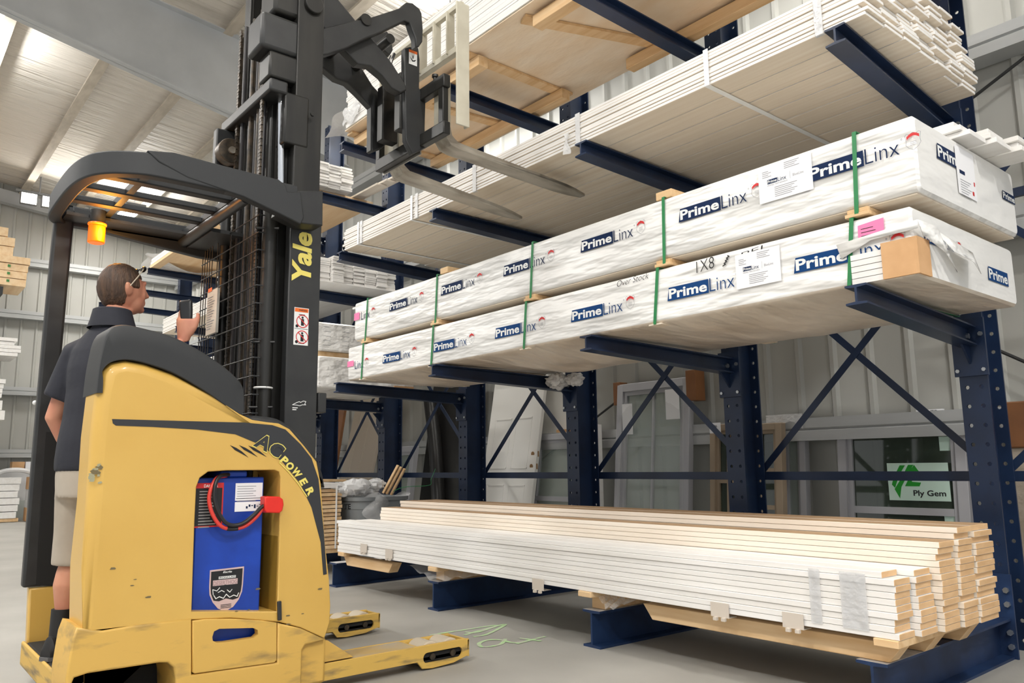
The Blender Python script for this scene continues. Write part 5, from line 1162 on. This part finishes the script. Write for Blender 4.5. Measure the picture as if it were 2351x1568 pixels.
# ================================================================== paint scrawl on the concrete
def gp_(x, y): p = at(x, y, 'Z', 0); return (p.x, p.y)
gm = thing('floor_marking', 'pale green spray paint scrawl on the concrete in front of the rack', 'floor marking', (*gp_(1140, 1460), .0005))
for k, st_ in enumerate(([(990, 1458), (1055, 1448), (1140, 1436), (1096, 1452), (1070, 1452)], [(1068, 1458), (1110, 1446), (1160, 1434), (1120, 1456), (1090, 1462)], [(1160, 1468), (1148, 1480), (1110, 1486), (1100, 1478), (1120, 1470), (1150, 1470), (1175, 1476), (1200, 1474)], [(1188, 1478), (1250, 1462)], [(1195, 1466), (1240, 1472)])):
    Decal().line([(p.x, p.y) for p in smooth_path([(*gp_(x, y), 0) for x, y in st_], 5)], .024, GRNP, .2+.2*k).build('paint_stroke', gm, (0, 0, .0005), '+Z')

# ================================================================== the operator
SKIN = mat('skin', (200, 142, 114), .55, 0, (188, 122, 98), (9, 9, 9)); HAIR = mat('brown_hair', (58, 41, 30), .6, 0, (88, 64, 46), (70, 70, 9), bump=.9, bscale=(160, 160, 22), bdist=.006)
SHIRT = mat('navy_shirt', (30, 32, 42), .8, 0, bump=.35, bscale=(9, 9, 14), bdist=.012); KHAKI = mat('khaki_shorts', (176, 166, 152), .8, 0, (164, 154, 140), (6, 6, 6), bump=.35, bscale=(10, 10, 7), bdist=.012)
SHOE = mat('black_shoe', (28, 27, 27), .6); SOLE = mat('shoe_sole', (90, 90, 92), .7)
F = Vector((-.5, .87, 0)).normalized(); RT = Vector((F.y, -F.x, 0)); UP = Vector((0, 0, 1))
DZ = .195
BASE = Vector((2.42, -2.39, 0))
def bp(r, f, z): return BASE+RT*r+F*f+UP*(DZ+(z-DZ)*1.04)
def ell(c, rx, ry, n=20, ax=(RT, F)): return [c+ax[0]*(rx*math.cos(2*math.pi*k/n))+ax[1]*(ry*math.sin(2*math.pi*k/n)) for k in range(n)]
def limb(mb, pts, n=16):     # [(point, radius)]
    P = [Vector(p) for p, r in pts]; return mb.tube(P, [r for p, r in pts], n)
man = thing('person', 'man in navy polo and khaki shorts standing on the truck deck, raising a handheld scanner', 'person', BASE+UP*DZ)
body = MB()
NECK = bp(.0, .0, 1.655)
body.loft([ell(bp(0, z2_, z), a, b_) for z, a, b_, z2_ in ((.98, .12, .10, -.02), (1.03, .165, .115, -.02), (1.10, .17, .12, -.02), (1.2, .165, .115, -.01), (1.32, .175, .12, 0), (1.42, .185, .12, 0), (1.5, .175, .105, 0), (1.56, .13, .085, 0), (1.59, .075, .065, .01))])
limb(body, [(bp(0, .0, 1.54), .062), (bp(.0, .02, 1.62), .055), (bp(-.005, .035, 1.70), .062)])
# head: turned to its right, looking past the mast
HC = bp(-.008, .05, 1.80); HF = (F*.95+RT*.30).normalized(); HR = Vector((HF.y, -HF.x, 0)); tilt = Matrix.Rotation(math.radians(4), 3, HR)
def hp_(r, f, u): return HC+tilt @ (HR*r+HF*f+UP*u)
hm = Matrix((HR, HF, UP)).transposed()
body.ball(HC, (.077, .098, .112), 24, 16, rot=tilt @ hm)
body.ball(hp_(0, .045, -.062), (.058, .055, .062), 18, 12, rot=tilt @ hm)      # jaw and face
body.ball(hp_(0, .085, -.015), (.052, .022, .06), 16, 10, rot=tilt @ hm)        # cheeks and brow plane
body.ball(hp_(0, .098, .032), (.046, .012, .014), 14, 8, rot=tilt @ hm)         # brow
body.ball(hp_(0, .088, -.098), (.024, .018, .018), 12, 8, rot=tilt @ hm)        # chin
body.tube([hp_(0, .095, .02), hp_(0, .112, -.012), hp_(0, .122, -.028), hp_(0, .10, -.036)], [.010, .012, .015, .011], 10)   # nose
body.ball(hp_(0, .102, -.062), (.024, .010, .008), 12, 8, rot=tilt @ hm)        # lips
body.ball(hp_(0, .100, -.073), (.020, .010, .007), 12, 8, rot=tilt @ hm)
for s in (-1, 1):
    body.ball(hp_(s*.079, -.006, -.012), (.010, .020, .034), 12, 8, rot=tilt @ hm); body.ball(hp_(s*.088, -.016, -.004), (.008, .012, .026), 10, 8, rot=tilt @ hm)
# left arm hanging, hand at the hip; right arm raised with the scanner
LS = bp(-.19, 0, 1.49); LE = bp(-.285, -.03, 1.21); LW = bp(-.245, .10, 1.00)
limb(body, [(LS, .058), (LS*.6+LE*.4, .05), (LE, .042), (LE*.6+LW*.4, .042), (LW, .028), (bp(-.235, .13, .955), .03)])
HX = at(427, 750, 'X', 2.52)          # where the hand is
RS = bp(.19, .02, 1.49); RE = bp(.20, .26, 1.40); RW = HX+Vector((-.0, -.035, -.075))
RE = (RS+RW)/2+UP*-.16
limb(body, [(RS, .058), (RS*.55+RE*.45, .05), (RE, .043), (RE*.55+RW*.45, .042), (RW, .029)])
# right hand: palm, four curled fingers and a thumb round the scanner
PD = (CAM_R*.10+UP*1.0+CAM_F*.05).normalized(); PX = CAM_R.copy(); PN = -CAM_F
PC = HX.copy()
hand_mb = body
body.loft([[PC+PD*u+PX*(w*math.cos(2*math.pi*k/12))+CAM_F*(tck*math.sin(2*math.pi*k/12)) for k in range(12)] for u, w, tck in ((-.075, .028, .022), (-.055, .032, .024), (-.02, .042, .024), (.02, .046, .022), (.04, .043, .018))])
SCN = PC+PD*.055+PX*-.012+CAM_F*.012
def hpt(x, u, f_): return PC+PX*x+PD*u+CAM_F*f_
limb(body, [(hpt(-.030, .020, .010), .0115), (hpt(-.043, .045, .014), .0105), (hpt(-.045, .066, .012), .0095), (hpt(-.041, .086, .006), .0078)], 10)      # index along the near edge
for i, (u, l) in enumerate(((.026, 1.0), (.006, .95), (-.014, .8))):                                                                             # three fingers wrapped round the back
    limb(body, [(hpt(.012, u, .022), .0115), (hpt(-.004, u+.020, .040), .0105), (hpt(-.032*l, u+.020, .040), .0098), (hpt(-.052*l, u+.012, .022), .009), (hpt(-.050*l, u+.007, .004), .0078)], 10)
limb(body, [(hpt(.026, -.030, 0), .018), (hpt(.044, -.002, -.004), .0145), (hpt(.050, .030, -.002), .0122), (hpt(.049, .052, .002), .0108), (hpt(.043, .070, .004), .0088)], 10)   # thumb on the far edge
# left hand by the pocket
lh = bp(-.235, .13, .955)
body.ball(lh, (.03, .045, .05), 12, 8)
for i in range(4): limb(body, [(lh+F*(.03-.018*i)+UP*-.03, .0105), (lh+F*(.035-.018*i)+UP*-.065+RT*.006, .010), (lh+F*(.032-.018*i)+UP*-.09+RT*.016, .008)], 8)
limb(body, [(lh+F*.03, .013), (lh+F*.05+UP*-.03+RT*.01, .011), (lh+F*.05+UP*-.055+RT*.018, .009)], 8)
# legs
for s, fx_ in ((-1, -.02), (1, .04)):
    hip = bp(s*.095, -.01, 1.02); kn = bp(s*.115, .02+fx_, .62); an = bp(s*.12, -.03+fx_, DZ+.10)
    limb(body, [(hip, .09), (hip*.6+kn*.4, .078), (kn, .056), (kn*.75+an*.25+F*-.012, .060), (kn*.6+an*.4+F*-.018, .058), (kn*.2+an*.8, .036), (an, .036), (bp(s*.12, -.01+fx_, DZ+.05), .04)])
bm_ = put('body', remeshed(body, .0065, 5, 'body', SKIN), man)
# face details: eyes
for s in (-1, 1):
    e = MB().ball(hp_(s*.03, .0855, .012), .0115, 12, 8).build('eye', DEC, man); MB().ball(hp_(s*.031, .0925, .012), .0052, 8, 6).build('iris', BLK, e)
# hair
h = MB(); hr = tilt @ hm
def hairf(u, v):
    th_, ph = math.pi*v, 2*math.pi*u; dd = Vector((math.sin(th_)*math.cos(ph), math.sin(th_)*math.sin(ph), math.cos(th_)))
    r = Vector((.086*dd.x, .106*dd.y, .121*dd.z))*(1+.03*mnoise.noise(dd*7))
    lim_front = .045 if dd.y > .55 else (-.012 if dd.y > .12 else (-.035 if dd.y > -.1 else -.098)); 
    if r.z < lim_front: r = Vector((r.x*.86, r.y*.86, max(r.z, lim_front-.012)))
    return HC+hr @ (r+Vector((0, -.006, .002)))
h.grid(hairf, 44, 30); h.build('hair', HAIR, man)
# sunglasses pushed up on the head
g = MB()
for s in (-1, 1):
    g.tube([hp_(s*.09, -.005, -.0), hp_(s*.092, .03, .045), hp_(s*.084, .062, .088)], .0028, 6)
g.build('sunglasses_temple', mat('temple_pale', (190, 176, 156), .4), man)
g = MB()
for s in (-1, 1): g.ball(hp_(s*.038, .086, .098), (.029, .006, .015), 14, 8, rot=hr)
g.tube([hp_(-.084, .062, .088), hp_(-.04, .095, .106), hp_(0, .1, .108), hp_(.04, .095, .106), hp_(.084, .062, .088)], .0035, 6); g.build('sunglasses_lens', mat('dark_lens', (24, 22, 22), .15), man)
# polo shirt: torso, collar, sleeves
sh_ = MB()
sh_.loft([ell(bp(0, o_, z), a, b_, 28) for z, a, b_, o_ in ((.97, .205, .155, -.02), (1.02, .205, .158, -.02), (1.10, .20, .152, -.02), (1.2, .195, .145, -.01), (1.32, .20, .142, 0), (1.42, .208, .14, 0), (1.5, .205, .122, 0), (1.555, .165, .10, 0), (1.60, .105, .088, .005), (1.625, .08, .078, .015))])
limb(sh_, [(bp(-.12, 0, 1.50), .085), (LS, .082), (LS*.75+LE*.25, .080), (LS*.42+LE*.58, .082), (LS*.28+LE*.72+F*-.005, .080)], 20)
limb(sh_, [(bp(.12, 0, 1.50), .085), (RS, .082), (RS*.7+RE*.3, .078), (RS*.3+RE*.7, .078)], 20)
put('polo_shirt', remeshed(sh_, .009, 6, 'polo_shirt', SHIRT), man)
c = MB().loft([ell(bp(.0, .0, 1.60), .088, .082, 24), ell(bp(.0, .0, 1.645), .080, .078, 24), ell(bp(-.004, .0, 1.693), .076, .074, 24), ell(bp(-.004, .0, 1.688), .084, .082, 24), ell(bp(.0, .0, 1.64), .097, .093, 24), ell(bp(0, 0, 1.605), .112, .10, 24)], caps=False); c.build('collar', SHIRT, man)
st_ = MB().loft([ell(bp(0, -.02, z), a, b_, 28) for z, a, b_ in ((.86, .188, .145), (.95, .196, .150), (1.03, .19, .146))])
for s, fx_ in ((-1, -.02), (1, .04)):
    hip = bp(s*.098, -.015, .96); kn = bp(s*.115, .01+fx_, .575); limb(st_, [(hip, .108), (hip*.7+kn*.3, .104), (hip*.35+kn*.65, .095), (kn, .094)], 20)
put('shorts', remeshed(st_, .009, 5, 'shorts', KHAKI), man)
for s, fx_ in ((-1, -.02), (1, .04)):
    an = bp(s*.12, -.03+fx_, DZ+.09); m = MB().tube([an+UP*.115, an+UP*.06, an], [.045, .046, .047], 16); m.build('sock', SHOE, man)
    rg = []
    for f_, w_, h_ in ((-.085, .030, .05), (-.07, .040, .085), (-.02, .042, .10), (.04, .044, .082), (.10, .050, .058), (.15, .046, .045), (.178, .028, .03)):
        c = bp(s*.12, fx_+f_-.015, DZ+.014); rg.append([c+RT*(w_*math.cos(t))+UP*(h_*max(0, math.sin(t))) for t in [2*math.pi*k/20 for k in range(20)]])
    sh2 = MB().loft(rg).build('shoe', SHOE, man)
    so = []
    for f_, w_ in ((-.092, .026), (-.07, .043), (0, .043), (.09, .052), (.155, .047), (.188, .024)):
        c = bp(s*.12, fx_+f_-.015, DZ); so.append([c+RT*w_+UP*.018, c-RT*w_+UP*.018, c-RT*w_+UP*.0015, c+RT*w_+UP*.0015])
    MB().loft(so).build('shoe_sole', SOLE, sh2)
# handheld scanner
sc = thing('handheld_scanner', 'small black handheld scanner held up in the man\'s right hand', 'scanner', SCN)
top = at(418, 694, 'X', HX.x-.01); 
ax_u = (PD+PX*-.22).normalized(); ax_r = ax_u.cross(CAM_F).normalized()*-1
ax_r = (CAM_R-ax_u*CAM_R.dot(ax_u)).normalized(); ax_d = ax_r.cross(ax_u)
rg = []
for u, w_, t_ in ((-.045, .020, .010), (-.03, .024, .012), (.0, .027, .013), (.03, .029, .013), (.06, .030, .013), (.072, .030, .012), (.078, .026, .008)):
    c = SCN+ax_u*u; rg.append([c+ax_r*x*w_+ax_d*y*t_ for x, y in rrect(-1, 1, -1, 1, .45, 3)])
s1 = MB().loft(rg).build('scanner_body', mat('scanner_black', (30, 31, 33), .35), sc)
c = SCN+ax_u*.066+ax_r*.012; MB().bar(c-ax_r*.009-ax_d*.0142, c+ax_r*.009-ax_d*.0142, .001, .004, up=ax_u).build('scanner_light', DEC, sc)
